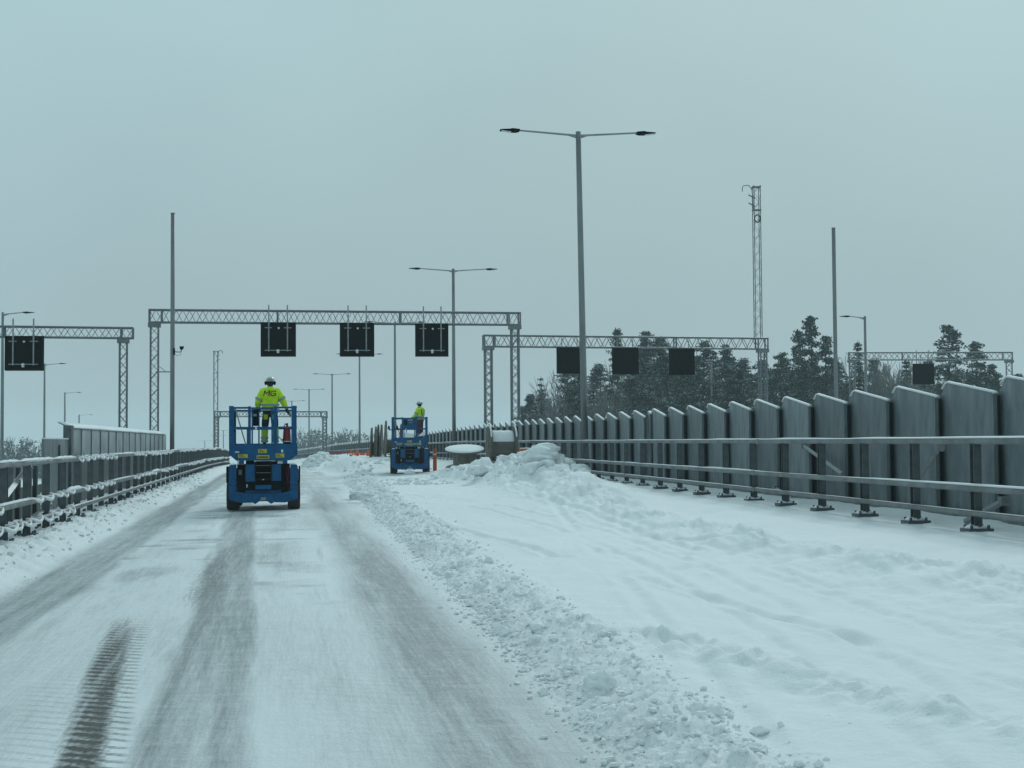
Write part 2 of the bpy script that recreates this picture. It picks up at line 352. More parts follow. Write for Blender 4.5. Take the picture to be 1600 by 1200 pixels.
# --- road surface
cl = np.concatenate([np.arange(-1.75, 0, .06), np.arange(0, 8.6, .031), np.arange(8.6, 16.3, .038)])
rows = [2.5]
while rows[-1] < 620: rows.append(rows[-1] * (1 + (.0058 if rows[-1] < 130 else .012)))
rows = np.array(rows)
L, Y = np.meshgrid(cl, rows)
Wd = XR(Y) - XL(Y)
Lm = np.where(L > 8.6, 8.6 + (L - 8.6) * (Wd + 1.6 - 8.6) / (cl[-1] - 8.6), L)
X = XL(Y) + Lm; Z = ground(X, Y, True)
me = grid_mesh('road', X, Y, Z, [])
# where tyres have worn the snow thin (a stain with its own shape): band masks stored per vertex
def band(c, wdt, soft=.12, wob=.05, s=0, drift=0):
    cc = c + drift * (Y - 10) + wob * fbm(Y * .35, Y * 0 + s, 3, 100 + s)
    d = np.abs(Lm - cc); return 1 - ss(wdt / 2 - soft / 2, wdt / 2 + soft, d)
lng = fbm(Lm * 2.6, Y * .12, 4, 120); lng2 = fbm(Lm * 9, Y * .35, 3, 125); pat = fbm(Lm * .8, Y * .22, 4, 130)
worn = band(3.74, .60, .13, .07, 1, -.018) * (.86 + .40 * lng + .15 * pat) * (1 - ss(30, 60, Y) * .5)
worn = np.maximum(worn, band(5.54, .68, .38, .12, 2, .0) * (.82 + .5 * lng + .2 * pat) * (1 - .5 * ss(30, 60, Y)))
worn = np.maximum(worn, band(1.36, .80, .22, .12, 3) * (.86 + .45 * lng) * ss(9, 14, Y))
worn = np.maximum(worn, band(4.3, .45, .4, .1, 4) * ss(13, 24, Y) * (.35 + .8 * pat))
worn = np.maximum(worn, (1 - ss(6.2, 7.0, Lm)) * ss(.9, 1.2, Lm) * ss(.0, .5, pat + .25 * lng) * .55 * ss(9, 20, Y))
bg_ = np.clip(.35 + .9 * fbm(Lm * .55, Y * .16, 4, 137), 0, 1) * (1 - ss(6.0, 6.6, Lm)) * ss(1.0, 1.4, Lm); worn = np.maximum(worn, .44 * bg_)
worn = np.maximum(worn, band(9.2, 5.5, 1.5, .3, 6) * ss(60, 65, Y) * (1 - ss(69, 74, Y)) * (.45 + .7 * pat))
worn = np.maximum(worn, .42 * np.clip(lng2 * 1.1 + .6 * pat + .12, 0, 1) * (1 - ss(6.3, 6.8, Lm)) * ss(.9, 1.2, Lm))
worn = np.maximum(worn, .8 * (1 - ss(6.2, 6.9, Lm)) * ss(.9, 1.2, Lm) * np.clip(fbm(Lm * .7, Y * 1.1, 4, 133) * 1.6 - .1, 0, 1) * (.4 + .6 * ss(12, 20, Y)))
worn = np.clip(worn * (1 + .35 * lng2), 0, 1)
# bare wet asphalt in one spun tyre mark, and the lug prints beside it
dk = band(2.99, .20, .10, .03, 7, -.072) * ss(4.5, 5.5, Y) * (1 - ss(12, 15.5, Y)) * (.95 + .5 * lng2)
dk = np.maximum(dk, .45 * band(3.4, .28, .2, .06, 8, -.01) * ss(14, 17, Y) * (1 - ss(19, 24, Y)))
dk = np.clip(dk, 0, 1)
tr = np.maximum(band(3.11, .24, .05, .03, 7, -.072) * ss(4, 6, Y) * (1 - ss(12.5, 15, Y)), .36 * band(2.72, .34, .2, .08, 7, -.072) * np.clip(.6 + 1.6 * lng, 0, 1) * (1 - ss(9.5, 12, Y)))
tr = np.maximum(tr, .22 * band(4.75, .9, .3, .1, 9) * (1 - ss(8, 13, Y)) * np.clip(.5 + 1.5 * pat, 0, 1))
wl = 6.06 + .018 * (Y - 10); dirt = ss(wl - .1, wl + .15, Lm) * (1 - ss(wl + .8, wl + 1.15, Lm))
dirt = np.maximum(dirt, .6 * ss(7, 8.5, Lm) * ss(73, 77, Y) * (1 - ss(82, 90, Y)))
dirt = np.maximum(dirt, 1.0 * np.exp(-((Lm - (8.08 - .25 * (Y - 7.4) + .03 * lng)) / .05) ** 2) * ss(8.8, 9.2, Y) * (1 - ss(10.1, 10.5, Y)))
dirt = np.maximum(dirt, .35 * np.exp(-(((Lm - 12.0) / 2) ** 2 + ((Y - 48) / 6) ** 2)))
for nme, arr in (('worn', worn), ('dark', dk), ('tread', tr), ('dirt', dirt)):
    a = me.attributes.new(nme, 'FLOAT', 'POINT'); a.data.foreach_set('value', arr.ravel().astype(np.float32))
uv = np.stack([Lm, Y], -1).reshape(-1, 2)
a = me.attributes.new('lane', 'FLOAT_VECTOR', 'POINT'); a.data.foreach_set('vector', np.concatenate([uv, np.zeros((len(uv), 1))], 1).ravel().astype(np.float32))
def road_material():
    m = bpy.data.materials.new('snowy_road'); m.use_nodes = True; t = m.node_tree; b = t.nodes['Principled BSDF']
    N = t.nodes.new; Lk = t.links.new
    def attr(n): x = N('ShaderNodeAttribute'); x.attribute_name = n; return x
    def math_(op, a, b_, clamp=False):
        x = N('ShaderNodeMath'); x.operation = op; x.use_clamp = clamp
        for i, q in enumerate((a, b_)):
            if isinstance(q, (int, float)): x.inputs[i].default_value = q
            else: Lk(q, x.inputs[i])
        return x.outputs[0]
    def noise(vec, sc, det=5, ro_=.6, scl=None):
        x = N('ShaderNodeTexNoise'); x.inputs['Scale'].default_value = sc; x.inputs['Detail'].default_value = det; x.inputs['Roughness'].default_value = ro_
        if scl: mp = N('ShaderNodeMapping'); mp.inputs['Scale'].default_value = scl; Lk(vec, mp.inputs[0]); vec = mp.outputs[0]
        Lk(vec, x.inputs['Vector']); return x.outputs[0]
    def rng(v, a, b_, c, d):
        x = N('ShaderNodeMapRange'); x.inputs[1].default_value = a; x.inputs[2].default_value = b_; x.inputs[3].default_value = c; x.inputs[4].default_value = d; Lk(v, x.inputs[0]); return x.outputs[0]
    def mixc(f, a, b_):
        x = N('ShaderNodeMix'); x.data_type = 'RGBA'; Lk(f, x.inputs[0])
        for i, q in ((6, a), (7, b_)):
            if isinstance(q, tuple): x.inputs[i].default_value = (*q, 1)
            else: Lk(q, x.inputs[i])
        return x.outputs[2]
    lane = attr('lane').outputs['Vector']; tcn = N('ShaderNodeTexCoord').outputs['Object']
    big = noise(tcn, .35, 4); sn = mixc(big, (.76, .775, .785), (.83, .835, .84))
    fine = noise(tcn, 26, 6, .7); streak = noise(lane, 5, 5, .7, (5, .25, 1)); cross = noise(lane, 3, 4, .6, (.4, 2.5, 1))
    grain = noise(tcn, 60, 4, .8); streak2 = noise(lane, 11, 6, .75, (3, .12, 1))
    wv = math_('MULTIPLY', attr('worn').outputs['Fac'], rng(streak, .25, .75, .65, 1.25))
    wv = math_('MULTIPLY', wv, rng(cross, .3, .7, .85, 1.12))
    wv = math_('ADD', wv, math_('MULTIPLY', math_('ADD', rng(grain, .3, .7, -.24, .24), rng(streak2, .3, .7, -.15, .15)), rng(wv, .0, .25, .12, 1.0)), True)
    thin = mixc(grain, (.195, .212, .218), (.30, .32, .326))
    c = mixc(wv, sn, thin)
    # lug prints
    wave = N('ShaderNodeTexWave'); wave.wave_type = 'BANDS'; wave.bands_direction = 'Y'; wave.inputs['Scale'].default_value = 2.0; wave.inputs['Distortion'].default_value = 2.4; wave.inputs['Detail'].default_value = 3; wave.inputs['Detail Scale'].default_value = 1.4
    rotm = N('ShaderNodeMapping'); rotm.inputs['Rotation'].default_value = (0, 0, .45); Lk(lane, rotm.inputs[0]); Lk(rotm.outputs[0], wave.inputs['Vector'])
    wp = rng(wave.outputs[0], .55, .85, 0, 1)
    tv = math_('MULTIPLY', math_('MULTIPLY', attr('tread').outputs['Fac'], wp), rng(fine, .35, .65, .3, 1))
    c = mixc(math_('MULTIPLY', tv, .75), c, (.13, .13, .12))
    dv = rng(math_('ADD', math_('MULTIPLY', attr('dark').outputs['Fac'], rng(wave.outputs[0], .1, .8, 1.2, .72)), math_('ADD', rng(fine, .3, .7, -.25, .25), rng(streak2, .3, .7, -.2, .2))), .12, 1.0, 0, 1)
    dv = math_('MULTIPLY', dv, rng(attr('dark').outputs['Fac'], .0, .2, 0, 1), True)
    c = mixc(math_('MULTIPLY', dv, .95), c, (.045, .042, .035))
    # grit in the ploughed row
    gn = noise(tcn, 11, 9, .85); gv = math_('MULTIPLY', attr('dirt').outputs['Fac'], rng(gn, .54, .72, 0, 1), True)
    c = mixc(math_('MULTIPLY', gv, .6), c, (.25, .225, .16))
    pp = noise(tcn, 16, 2, .5); sp_ = rng(pp, .735, .77, 0, .5); c = mixc(sp_, c, (.2, .18, .14))
    Lk(c, b.inputs['Base Color']); b.inputs['Roughness'].default_value = .7; b.inputs['Specular IOR Level'].default_value = .25
    rv = rng(wv, 0, 1, .75, .5); Lk(rv, b.inputs['Roughness'])
    bp = N('ShaderNodeBump'); bp.inputs['Strength'].default_value = .6; bp.inputs['Distance'].default_value = .022
    mid = noise(tcn, 7, 6, .7); hgt = math_('ADD', math_('ADD', math_('MULTIPLY', fine, .6), math_('MULTIPLY', mid, 1.6)), math_('MULTIPLY', tv, -.9)); Lk(hgt, bp.inputs['Height']); Lk(bp.outputs[0], b.inputs['Normal'])
    return m
me.materials.append(road_material())
tag(inst('road', me), kind='structure')
# --- bridge deck sides and underside
mb = MB(); zs = list(np.arange(2.5, 100, 4)) + list(np.arange(100, 620, 12))
def deck_prof(z):
    hw = float(XR(z) - XL(z)) / 2 + 1.72
    return hw
pts = [(float(XR(z) + XL(z)) / 2, z, float(ZL(z) + ZR(z)) / 2 - .75) for z in zs]
vv = []; ff = []
for i, z in enumerate(zs):
    xl = float(XL(z)) - 1.72; xr = float(XR(z)) + 1.58; zl = float(ZL(z)) - .02; zr_ = float(ZR(z)) - .06
    vv += [(xl, z, gz(xl, z) + .0), (xl - .02, z, gz(xl, z) - .9), (xl + 3, z, zl - 2.2), (xr - 3, z, zr_ - 2.2), (xr + .02, z, gz(xr, z) - .9), (xr, z, gz(xr, z))]
for i in range(len(zs) - 1):
    for j in range(5): ff.append((i * 6 + j, i * 6 + j + 1, i * 6 + 6 + j + 1, i * 6 + 6 + j))
mb.add(vv, ff); tag(mb.build('bridge_deck', M['concrete']), kind='structure')

# ================================================================== rubble
def icos(sub=0):
    p = (1 + 5 ** .5) / 2
    v = np.array([(-1, p, 0), (1, p, 0), (-1, -p, 0), (1, -p, 0), (0, -1, p), (0, 1, p), (0, -1, -p), (0, 1, -p), (p, 0, -1), (p, 0, 1), (-p, 0, -1), (-p, 0, 1)], float); v /= np.linalg.norm(v[0])
    f = [(0, 11, 5), (0, 5, 1), (0, 1, 7), (0, 7, 10), (0, 10, 11), (1, 5, 9), (5, 11, 4), (11, 10, 2), (10, 7, 6), (7, 1, 8), (3, 9, 4), (3, 4, 2), (3, 2, 6), (3, 6, 8), (3, 8, 9), (4, 9, 5), (2, 4, 11), (6, 2, 10), (8, 6, 7), (9, 8, 1)]
    for _ in range(sub):
        v = list(map(tuple, v)); c = {}; nf = []
        def mid(a, b):
            k = (min(a, b), max(a, b))
            if k not in c: m = np.array(v[a]) + np.array(v[b]); m /= np.linalg.norm(m); v.append(tuple(m)); c[k] = len(v) - 1
            return c[k]
        for a, b_, d in f: ab, bd, da = mid(a, b_), mid(b_, d), mid(d, a); nf += [(a, ab, da), (b_, bd, ab), (d, da, bd), (ab, bd, da)]
        f = nf; v = np.array(v)
    return np.array(v), f
I0, F0 = icos(0); I1, F1 = icos(1); I2, F2 = icos(2); I3, F3 = icos(3)
def chunk(mb, c, s, V, Fc, jit=.28, sq=(1, 1, .75)):
    d = V * (1 + RNG.uniform(-jit, jit, (len(V), 1))); k = RNG.normal(size=(3, 3)) * .25 + np.eye(3); Q, _ = np.linalg.qr(RNG.normal(size=(3, 3)))
    d = (d @ k @ Q) * s * np.array(sq); mb.add(d + np.array(c), Fc)
def rock(V, k, seed, f=0.0, lo=.62, hi=.95):
    "chunk broken along random planes, with a crumbly skin"
    g = np.random.default_rng(seed); r = np.ones(len(V))
    for _ in range(k):
        n = g.normal(size=3); n /= np.linalg.norm(n); d = g.uniform(lo, hi); c = V @ n; r = np.minimum(r, np.where(c > .05, d / np.maximum(c, .05), 9))
    r = r * (1 + f * fbm(V[:, 0] * 2.3 + seed, V[:, 1] * 2.3 + V[:, 2] * 3.1, 4, seed % 50)); return V * r[:, None]
ROCK0 = [rock(I1, 7, s, .25, .5, .95) for s in range(8)]; ROCK1 = [rock(I2, 8, 20 + s, .30, .55, .95) for s in range(8)]; ROCK2 = [rock(I3, 9, 40 + s, .30, .55, .95) for s in range(10)]
def put(mb, c, s, lib, Fc, sq=(1, 1, .75)):
    d = lib[RNG.integers(len(lib))]; Q, _ = np.linalg.qr(RNG.normal(size=(3, 3))); mb.add((d @ Q) * s * RNG.uniform(.75, 1.25, (1, 3)) * np.array(sq) + np.array(c), Fc)
mb = MB(); mbg = MB()
for i in range(15000):
    y = 5.2 + 55 * RNG.random() ** 1.7; sh = .018 * (y - 10)
    l = 6.06 + sh + (.68 + .009 * y) * RNG.beta(1.2, 1.5) + RNG.normal() * .10
    s = .006 + .020 * RNG.random() ** 3 + (.045 * RNG.random() if RNG.random() < .022 else 0)
    s *= 1 + .01 * y
    x = float(XL(y)) + l; z = gz(x, y)
    big = s > .035
    if s > .05: put(mb, (x, y, z + s * .3), s, ROCK2, F3)
    elif big: put(mb, (x, y, z + s * .35), s, ROCK1, F2)
    elif s > .016 and y < 25: put(mb, (x, y, z + s * .35), s, ROCK0, F1)
    else: chunk(mb, (x, y, z + s * .35), s, I0, F0, .3)
mb2 = MB()
for i in range(1300):
    y = 12 + 60 * RNG.random() ** 1.3; l = RNG.normal() * .25 + .35
    x = float(XL(y)) + l; s = .008 + .035 * RNG.random() ** 3; chunk(mb, (x, y, gz(x, y) + s * .3), s * (1 + .006 * y), I0, F0, .2)
tag(mb.build('snow_rubble', M['snowdirt'], smooth=False), 'crumbled lumps of ploughed snow along the edge of the cleared lane', kind='stuff')
# lumps of the heap
mb = MB()
for i in range(620):
    a = RNG.random() * 6.28; r = RNG.random() ** .6
    if RNG.random() < .68: l = 12.9 + 2.0 * r * math.cos(a); y = 48.5 + 5.5 * r * math.sin(a)
    else: l = 9.4 + 2.4 * r * math.cos(a); y = 52.5 + 2.5 * r * math.sin(a)
    if l < 11: RNG.random()
    x = float(XL(y)) + l
    if x > float(XR(y)) - .35: continue
    s = (.05 + .34 * RNG.random() ** 2.6) * (.35 + .65 * float(ss(11.9, 13.0, l))); z = gz(x, y); put(mb, (x, y, z + s * .12), s, ROCK2 if s > .12 else ROCK1, F3 if s > .12 else F2)
for i in range(260):
    y = 63 + 16 * RNG.random(); l = 6.8 + 2.6 * RNG.random() + (y - 62) * .12
    if y > 74: l = 7.4 + 5 * RNG.random()
    elif l > 8.5: continue
    x = float(XL(y)) + l; s = .03 + .15 * RNG.random() ** 2.5; put(mb, (x, y, gz(x, y) + s * .2), s, ROCK1, F2)
for i in range(70):
    a = RNG.random() * 6.28; r = RNG.random() ** .6; l = 6.9 + 1.3 * r * math.cos(a); y = 101 + 4 * r * math.sin(a); x = float(XL(y)) + l
    s = .1 + .2 * RNG.random() ** 2; put(mb, (x, y, gz(x, y) + s * .2), s, ROCK1, F2)
tag(mb.build('snow_heap', M['snowlump'], smooth=True), 'heaped lumps of snow pushed up beside the cable drums and lifts', kind='stuff')
# distinct blocks
def snow_block(px, py, Y, sx, sz, label, sy=None, jit=.05):
    p = at(px, py, Y); mb = MB(); d = I3.copy()
    d = np.sign(d) * np.abs(d) ** .8; d = d * np.linalg.norm(rock(I3, 7, int(px), .34, .68, 1.0), axis=1)[:, None] * np.array([sx, sy or sx * .8, sz]) * 1.12; mb.add(d, F3)
    o = mb.build('snow_block', M['snowlump'], smooth=True, loc=p); o.rotation_euler = (random.uniform(-.1, .1), random.uniform(-.12, .12), random.uniform(-.5, .5))
    tag(o, label, 'snow block', 'large blocks in and below the snow heap'); return o
snow_block(850, 701.5, 46.6, .42, .17, 'rounded slab of snow on the very top of the heap')
snow_block(845, 712, 46.2, .54, .22, 'broad snow block directly under the topmost slab')
snow_block(866, 722, 46.8, .34, .24, 'upright snow block right of the broad one near the rail')
snow_block(746, 735, 49.0, .34, .15, 'rounded snow lump below the lying cable drum')
snow_block(786, 718, 51.5, .22, .14, 'pointed snow lump in front of the upright drum')
snow_block(838, 738, 44.5, .44, .26, 'large tilted snow block in the middle of the heap face')
snow_block(862, 748, 43.5, .42, .26, 'cracked snow block low on the heap, nearest the rail')
snow_block(921, 757, 39.5, .34, .16, 'lone rounded snow lump beside the right rail')
snow_block(912, 779, 35.0, .13, .11, 'small upright snow lump below the lone rounded one')
snow_block(1002, 818, 26.5, .13, .11, 'small snow lump standing on the drift right of centre')
snow_block(868, 842, 24.0, .09, .06, 'small snow lump alone in the smooth snow')
snow_block(935, 1072, 9.3, .10, .085, 'large round snow ball in the near ploughed row')
snow_block(838, 1004, 11.6, .06, .05, 'fist-like snow clod midway along the ploughed row')
snow_block(1109, 1160, 7.75, .085, .075, 'upright dirty snow clod at the near end of the row')
snow_block(895, 1012, 11.2, .09, .06, 'snow clod at the right edge of the ploughed row')
snow_block(565, 778, 42, .30, .17, 'dirty grey snow lump at the far corner of the ploughed row')
snow_block(990, 1030, 10.8, .11, .045, 'flat snow clod lying apart from the ploughed row')


# ================================================================== guard rails
def line_pts(fn, off, zf, dz, z0, z1, st=2.0):
    return [(float(fn(z)) + off, z, float(zf(z)) + dz) for z in np.arange(z0, z1 + .01, st)]
def post_mesh(h):
    mb = MB(); mb.bx(-.055, .055, -.06, -.048, .02, h); mb.bx(-.055, .055, .048, .06, .02, h); mb.bx(-.006, .006, -.048, .048, .02, h)
    return mb.mesh('post', M['darksteel'])
def plate_mesh():
    mb = MB(); mb.bx(-.17, .17, -.15, .15, -.09, .03)
    for x in (-.12, .12):
        for y in (-.1, .1): mb.tube((x, y, .03), (x, y, .075), .02, 6)
    mb.bx(-.02, .02, -.1, .1, .03, .10)
    return mb.mesh('base_plate', M['darksteel'])
def psnow_mesh():
    mb = MB(); mb.ell((0, .0, .025), (.16, .15, .05), 10, 3, 0.0); return mb.mesh('snow', M['snow'], True)
PM, PL, PS = post_mesh(1.17), plate_mesh(), psnow_mesh()
rect = lambda w_, a, b: [(-w_ / 2, a), (w_ / 2, a), (w_ / 2, b), (-w_ / 2, b)]
def round_rect(w_, a, b, c=.02):
    h = w_ / 2; return [(-h + c, a), (h - c, a), (h, a + c), (h, b - c), (h - c, b), (-h + c, b), (-h, b - c), (-h, a + c)]
def guardrail(fn, zf, z0, z1, side, label, name='guard_rail'):
    "side +1: deck lies at -x of the rail (right rail)"
    root = empty(name, (float(fn(z0)), z0, float(zf(z0)))); tag(root, label, 'guard rail', 'rails along both edges of the bridge')
    rz = root.location.copy()
    def loc(p): return (p[0] - rz.x, p[1] - rz.y, p[2] - rz.z)
    zz = []; z = z0
    while z < z1: zz.append(z); z += 2.0 * math.cos(head(fn, z))
    for z in zz[:100]:
        p = (float(fn(z)), z, float(zf(z))); a = head(fn, z)
        o = inst('post', PM, root, loc(p), a); inst('base_plate', PL, o)
        if side > 0 and z < 90:
            q = inst('snow', PS, o, (.0, .03, .005))
    if len(zz) > 100:
        mb = MB()
        for z in zz[100:]: mb.box((float(fn(z)) - rz.x, z - rz.y, float(zf(z)) + .58 - rz.z), (.11, .12, 1.17), head(fn, z))
        tag(mb.build('post', M['darksteel'], root), kind='stuff')
    st = 1.0; s = -side
    for nm, dz, wd, hh, off in (('top_rail', 1.155, .11, .085, 0), ('middle_rail', .525, .10, .085, .10 * s), ('lower_rail', .20, .09, .075, .10 * s)):
        mb = MB(); P = [loc(p) for p in line_pts(fn, off, zf, dz, z0 - .5, z1, st)]
        mb.sweep(P, round_rect(wd, 0, hh)); o = mb.build(nm, M['rail'], root)
        if side > 0:      # thin even snow on the right rails
            mb = MB(); P = [loc(p) for p in line_pts(fn, off, zf, dz + hh - .004, z0 - .5, z1, .25 if nm != 'lower_rail' else 1)]
            nn = len(P); th_ = .012 + .016 * np.clip(fbm(np.arange(nn) * .11, np.zeros(nn) + off, 3, 150) + .4, 0, 1)
            th_ = th_ * (.4 if nm == 'lower_rail' else 1) * (1 if nm == 'top_rail' else ss(-.5, -.1, fbm(np.arange(nn) * .05, np.zeros(nn) + 7, 2, 152)) + .05)
            mb.sweep(P, lambda i: [(-wd / 2 + .004, 0), (wd / 2 - .004, 0), (wd / 2 - .012, th_[i] * .8), (0, th_[i] + .003), (-wd / 2 + .012, th_[i] * .8)]); mb.build('snow', M['snow'], o, smooth=True)
        # sleeves at the rail joints
        mb = MB()
        for z in np.arange(z0 + 7.4, min(z1, 60), 12): mb = MB(); p = loc((float(fn(z)) + off, z, float(zf(z)) + dz + hh / 2)); mb.box(p, (wd + .012, .16, hh + .012), head(fn, z)); mb.build('sleeve', M['rail'], o)
    return root, loc
ZRr = lambda z: ZR(z) + 0.0
grR, locR = guardrail(XR, ZR, 9.2, 330, 1, 'three-bar steel rail with thin even snow in front of the saw-topped barrier')
grL, locL = guardrail(XL, ZL, 10.0, 330, -1, 'three-bar steel rail wrapped in slipping ropes of snow on the left edge')
for p, q in ((at(1255, 696, 29.2), at(1316, 741, 26.6)), (at(1468, 699, 21.0), at(1431, 752, 22.6)), (at(1212, 763, 31), at(1262, 797, 28.6)), (at(1568, 783, 19.4), at(1508, 816, 19.8))):
    mb = MB(); p, q = Vector(locR(p)), Vector(locR(q)); d = q - p
    mb.tube(p, q, .045, 4); mb.box(p, (.12, .10, .12), .2); mb.build('brace', M['steel'], grR)
for p, q in ((at(10, 790, 21.7), at(56, 727, 25.2)), (at(36, 826, 23), at(92, 788, 27))):
    mb = MB(); p, q = Vector(locL(p)), Vector(locL(q)); p.x -= .12; q.x -= .12; mb.tube(p, q, .055, 4); mb.box(q, (.12, .10, .12), -.2); mb.build('brace', M['steel'], grL)
# ropes and festoons of wet snow on the left rails
for ridx, (nm, dz, wd, hh, off) in enumerate((('top_rail', 1.155, .11, .085, 0), ('middle_rail', .525, .10, .085, .10), ('lower_rail', .20, .09, .075, .10))):
    o = [c for c in KIDS(grL) if c.name.startswith(nm)][0]; mb = MB(); rnd = random.Random(40 + ridx)
    z = 9.5
    def P(z, v, h): return Vector(locL((float(XL(z)) + off + v, z, float(ZL(z)) + dz + h)))
    while z < 105:
        curl = rnd.random() < (.55 if ridx < 2 else .45) and not (ridx == 0 and z < 27)
        Ls = rnd.uniform(3, 8) if curl else rnd.uniform(1.5, 5)
        if ridx == 2 and z > 24: Ls = 3; curl = False
        if curl:
            zz = z
            while zz < z + Ls:
                step = rnd.uniform(.7, 1.4); dp = rnd.uniform(.05, .13); rr = rnd.uniform(.018, .028)
                pts = [P(zz + step * k / 8, -wd / 2 + (wd + .03) * (math.sin(math.pi * k / 8) ** .6), hh + .01 - dp * math.sin(math.pi * k / 8) ** 1.5 * (1 if k % 8 else 0)) for k in range(9)]
                rad = [rr * (.75 + .35 * math.sin(math.pi * k / 8)) for k in range(9)]
                mb.path(pts, rad, 6, flat=1.2)
                zz += step * rnd.uniform(.78, .95)
        else:
            n = max(4, int(Ls / .12)); t0 = rnd.uniform(.5, 1) * (.25 if ridx == 2 and z > 24 else 1)
            hs = [t0 * (.045 + .02 * rnd.random()) * min(1, .3 + 4 * min(k, n - k) / n) for k in range(n + 1)]
            pts = [P(z + Ls * k / n, 0, hh - .004) for k in range(n + 1)]
            mb.sweep(pts, lambda i: [(-wd / 2 - .004, 0), (wd / 2 - .004, -.012 * (hs[i] > .04)), (wd / 2 + .012, hs[i] * .4), (wd / 2 - .02, hs[i] * .92), (0, hs[i] * 1.1), (-wd / 2 + .02, hs[i] * .9), (-wd / 2 - .01, hs[i] * .4)])
        z += Ls
    pts = [P(z2, 0, hh - .004) for z2 in np.arange(z, 330, 1.2)]
    mb.sweep(pts, lambda i: [(-wd / 2, 0), (wd / 2, 0), (wd / 2 - .01, .04), (0, .055), (-wd / 2 + .01, .04)])
    mb.build('snow', M['snow'], o, smooth=True)

# ================================================================== right noise barrier: sawtooth sheet panels
def saw_panel(wdt=2.02, back=.22, dep=.15, low=1.885, peak=2.11, chm=.30, far=1.865):
    "local +y runs along the barrier away from the viewer, -x faces the road; near corner sticks out"
    mb = MB(); t = .05
    nx, ny = -dep, 0.0; fx, fy = 0.0, wdt + back - .02
    d = Vector((fx - nx, fy - ny, 0)); Ld = d.length; d.normalize(); nrm = Vector((-d.y, d.x, 0))   # towards road (-x)
    if nrm.x > 0: nrm = -nrm
    out = [(0, 0), (Ld, 0), (Ld, far), (Ld - chm * .25, far + .05), (Ld - chm, peak - .02), (Ld - chm - .08, peak), (0.04, low + .008), (0, low - .015)]
    def at2(u, h, k): p = Vector((nx, ny, 0)) + d * u - nrm * k; return (p.x, p.y, h)
    n = len(out); v = [at2(u, h, 0) for u, h in out] + [at2(u, h, t) for u, h in out]
    mb.add(v, [tuple(range(n)), tuple(range(2 * n - 1, n - 1, -1))] + [(i, n + i, n + (i + 1) % n, (i + 1) % n) for i in range(n)])
    # upright trim near the proud corner and a rib, proud of the sheet
    for u, wv, h in ((.035, .05, low - .02),):
        v = [at2(u - wv / 2, .05, -.012), at2(u + wv / 2, .05, -.012), at2(u + wv / 2, h, -.012), at2(u - wv / 2, h, -.012), at2(u - wv / 2, .05, .004), at2(u + wv / 2, .05, .004), at2(u + wv / 2, h, .004), at2(u - wv / 2, h, .004)]
        mb.add(v, [(0, 1, 2, 3), (7, 6, 5, 4), (0, 4, 5, 1), (1, 5, 6, 2), (2, 6, 7, 3), (3, 7, 4, 0)])
    rib = mb.mesh('panel', M['panel'])
    mr = MB()     # the return
    a = Vector((nx, ny, 0)) ; b = Vector((0.02, back, 0)); q = (b - a).normalized(); k = Vector((q.y, -q.x, 0)) * .04
    v = [a, b, b + k, a + k]; mr.prism([(p.x, p.y) for p in v], 0.0, low - .03, plane='xy'); 
    for h in (.4, .9, 1.5): mr.tube(b - q * .05 + k * 1.0 + Vector((0, 0, h)), b - q * .05 + k * 1.5 + Vector((0, 0, h)), .02, 6)
    ret = mr.mesh('return_sheet', M['panelshade'])
    ms = MB()     # snow along the slanting top
    top = [(.0, low - .01), (.04, low + .008), (Ld - chm - .08, peak), (Ld - chm, peak - .015), (Ld - chm * .45, (far + peak) / 2 + .03)]
    V = []
    for (u, h) in top:
        th_ = .030 if u < Ld - chm + .01 else .008
        V += [at2(u, h - .004, -.014), at2(u, h + th_ * .7, -.022), at2(u, h + th_, t * .5), at2(u, h + th_ * .7, t + .016), at2(u, h - .004, t + .01)]
    fs = [(i * 5 + j, i * 5 + (j + 1) % 5, i * 5 + 5 + (j + 1) % 5, i * 5 + 5 + j) for i in range(len(top) - 1) for j in range(5)] + [(4, 3, 2, 1, 0), tuple(range(5 * len(top) - 5, 5 * len(top)))]
    ms.add(V, fs); sn = ms.mesh('snow', M['snow'], True)
    return rib, ret, sn
SP = saw_panel(); SPn = saw_panel(.5, .1, .08, 1.98, 2.05, .1, 1.8)
OFFR = 1.25
XF = lambda z: XR(z) + OFFR
z = 12.9; root = empty('noise_barrier', (float(XF(z)), z, float(ZR(z)) - .02)); rb = root.location.copy()
tag(root, 'tall galvanised noise barrier of overlapping panels with snow-capped slanting tops', 'barrier')
k = 0; mbF = MB(); mbFs = MB()
while z < 330:
    p = (float(XF(z)) - rb.x, z - rb.y, float(ZR(z)) - .02 + .0018 * min(z, 80) - rb.z); a = head(XF, z)
    narrow = k in (15,)
    T = SPn if narrow else SP
    if k < 98:
        o = inst('panel', T[0], root, p, a); inst('return_sheet', T[1], o); inst('snow', T[2], o)
    else:
        for msh, tgt in ((T[0], mbF), (T[2], mbFs)):
            Q = Matrix.Rotation(a, 4, 'Z'); vv = [tuple((Q @ v.co) + Vector(p)) for v in msh.vertices]; tgt.add(vv, [tuple(f.vertices) for f in msh.polygons])
    z += (.52 if narrow else 2.02) * math.cos(a); k += 1
o = mbF.build('panel', M['panel'], root); tag(o, kind='stuff'); mbFs.build('snow', M['snow'], o)
mb = MB(); P = [(x - rb.x, y - rb.y, zz - rb.z) for x, y, zz in line_pts(XF, -.17, ZR, .02, 12.5, 330, 2)]
mb.sweep(P, rect(.05, 0, .10)); mb.build('bottom_channel', M['rail'], root)

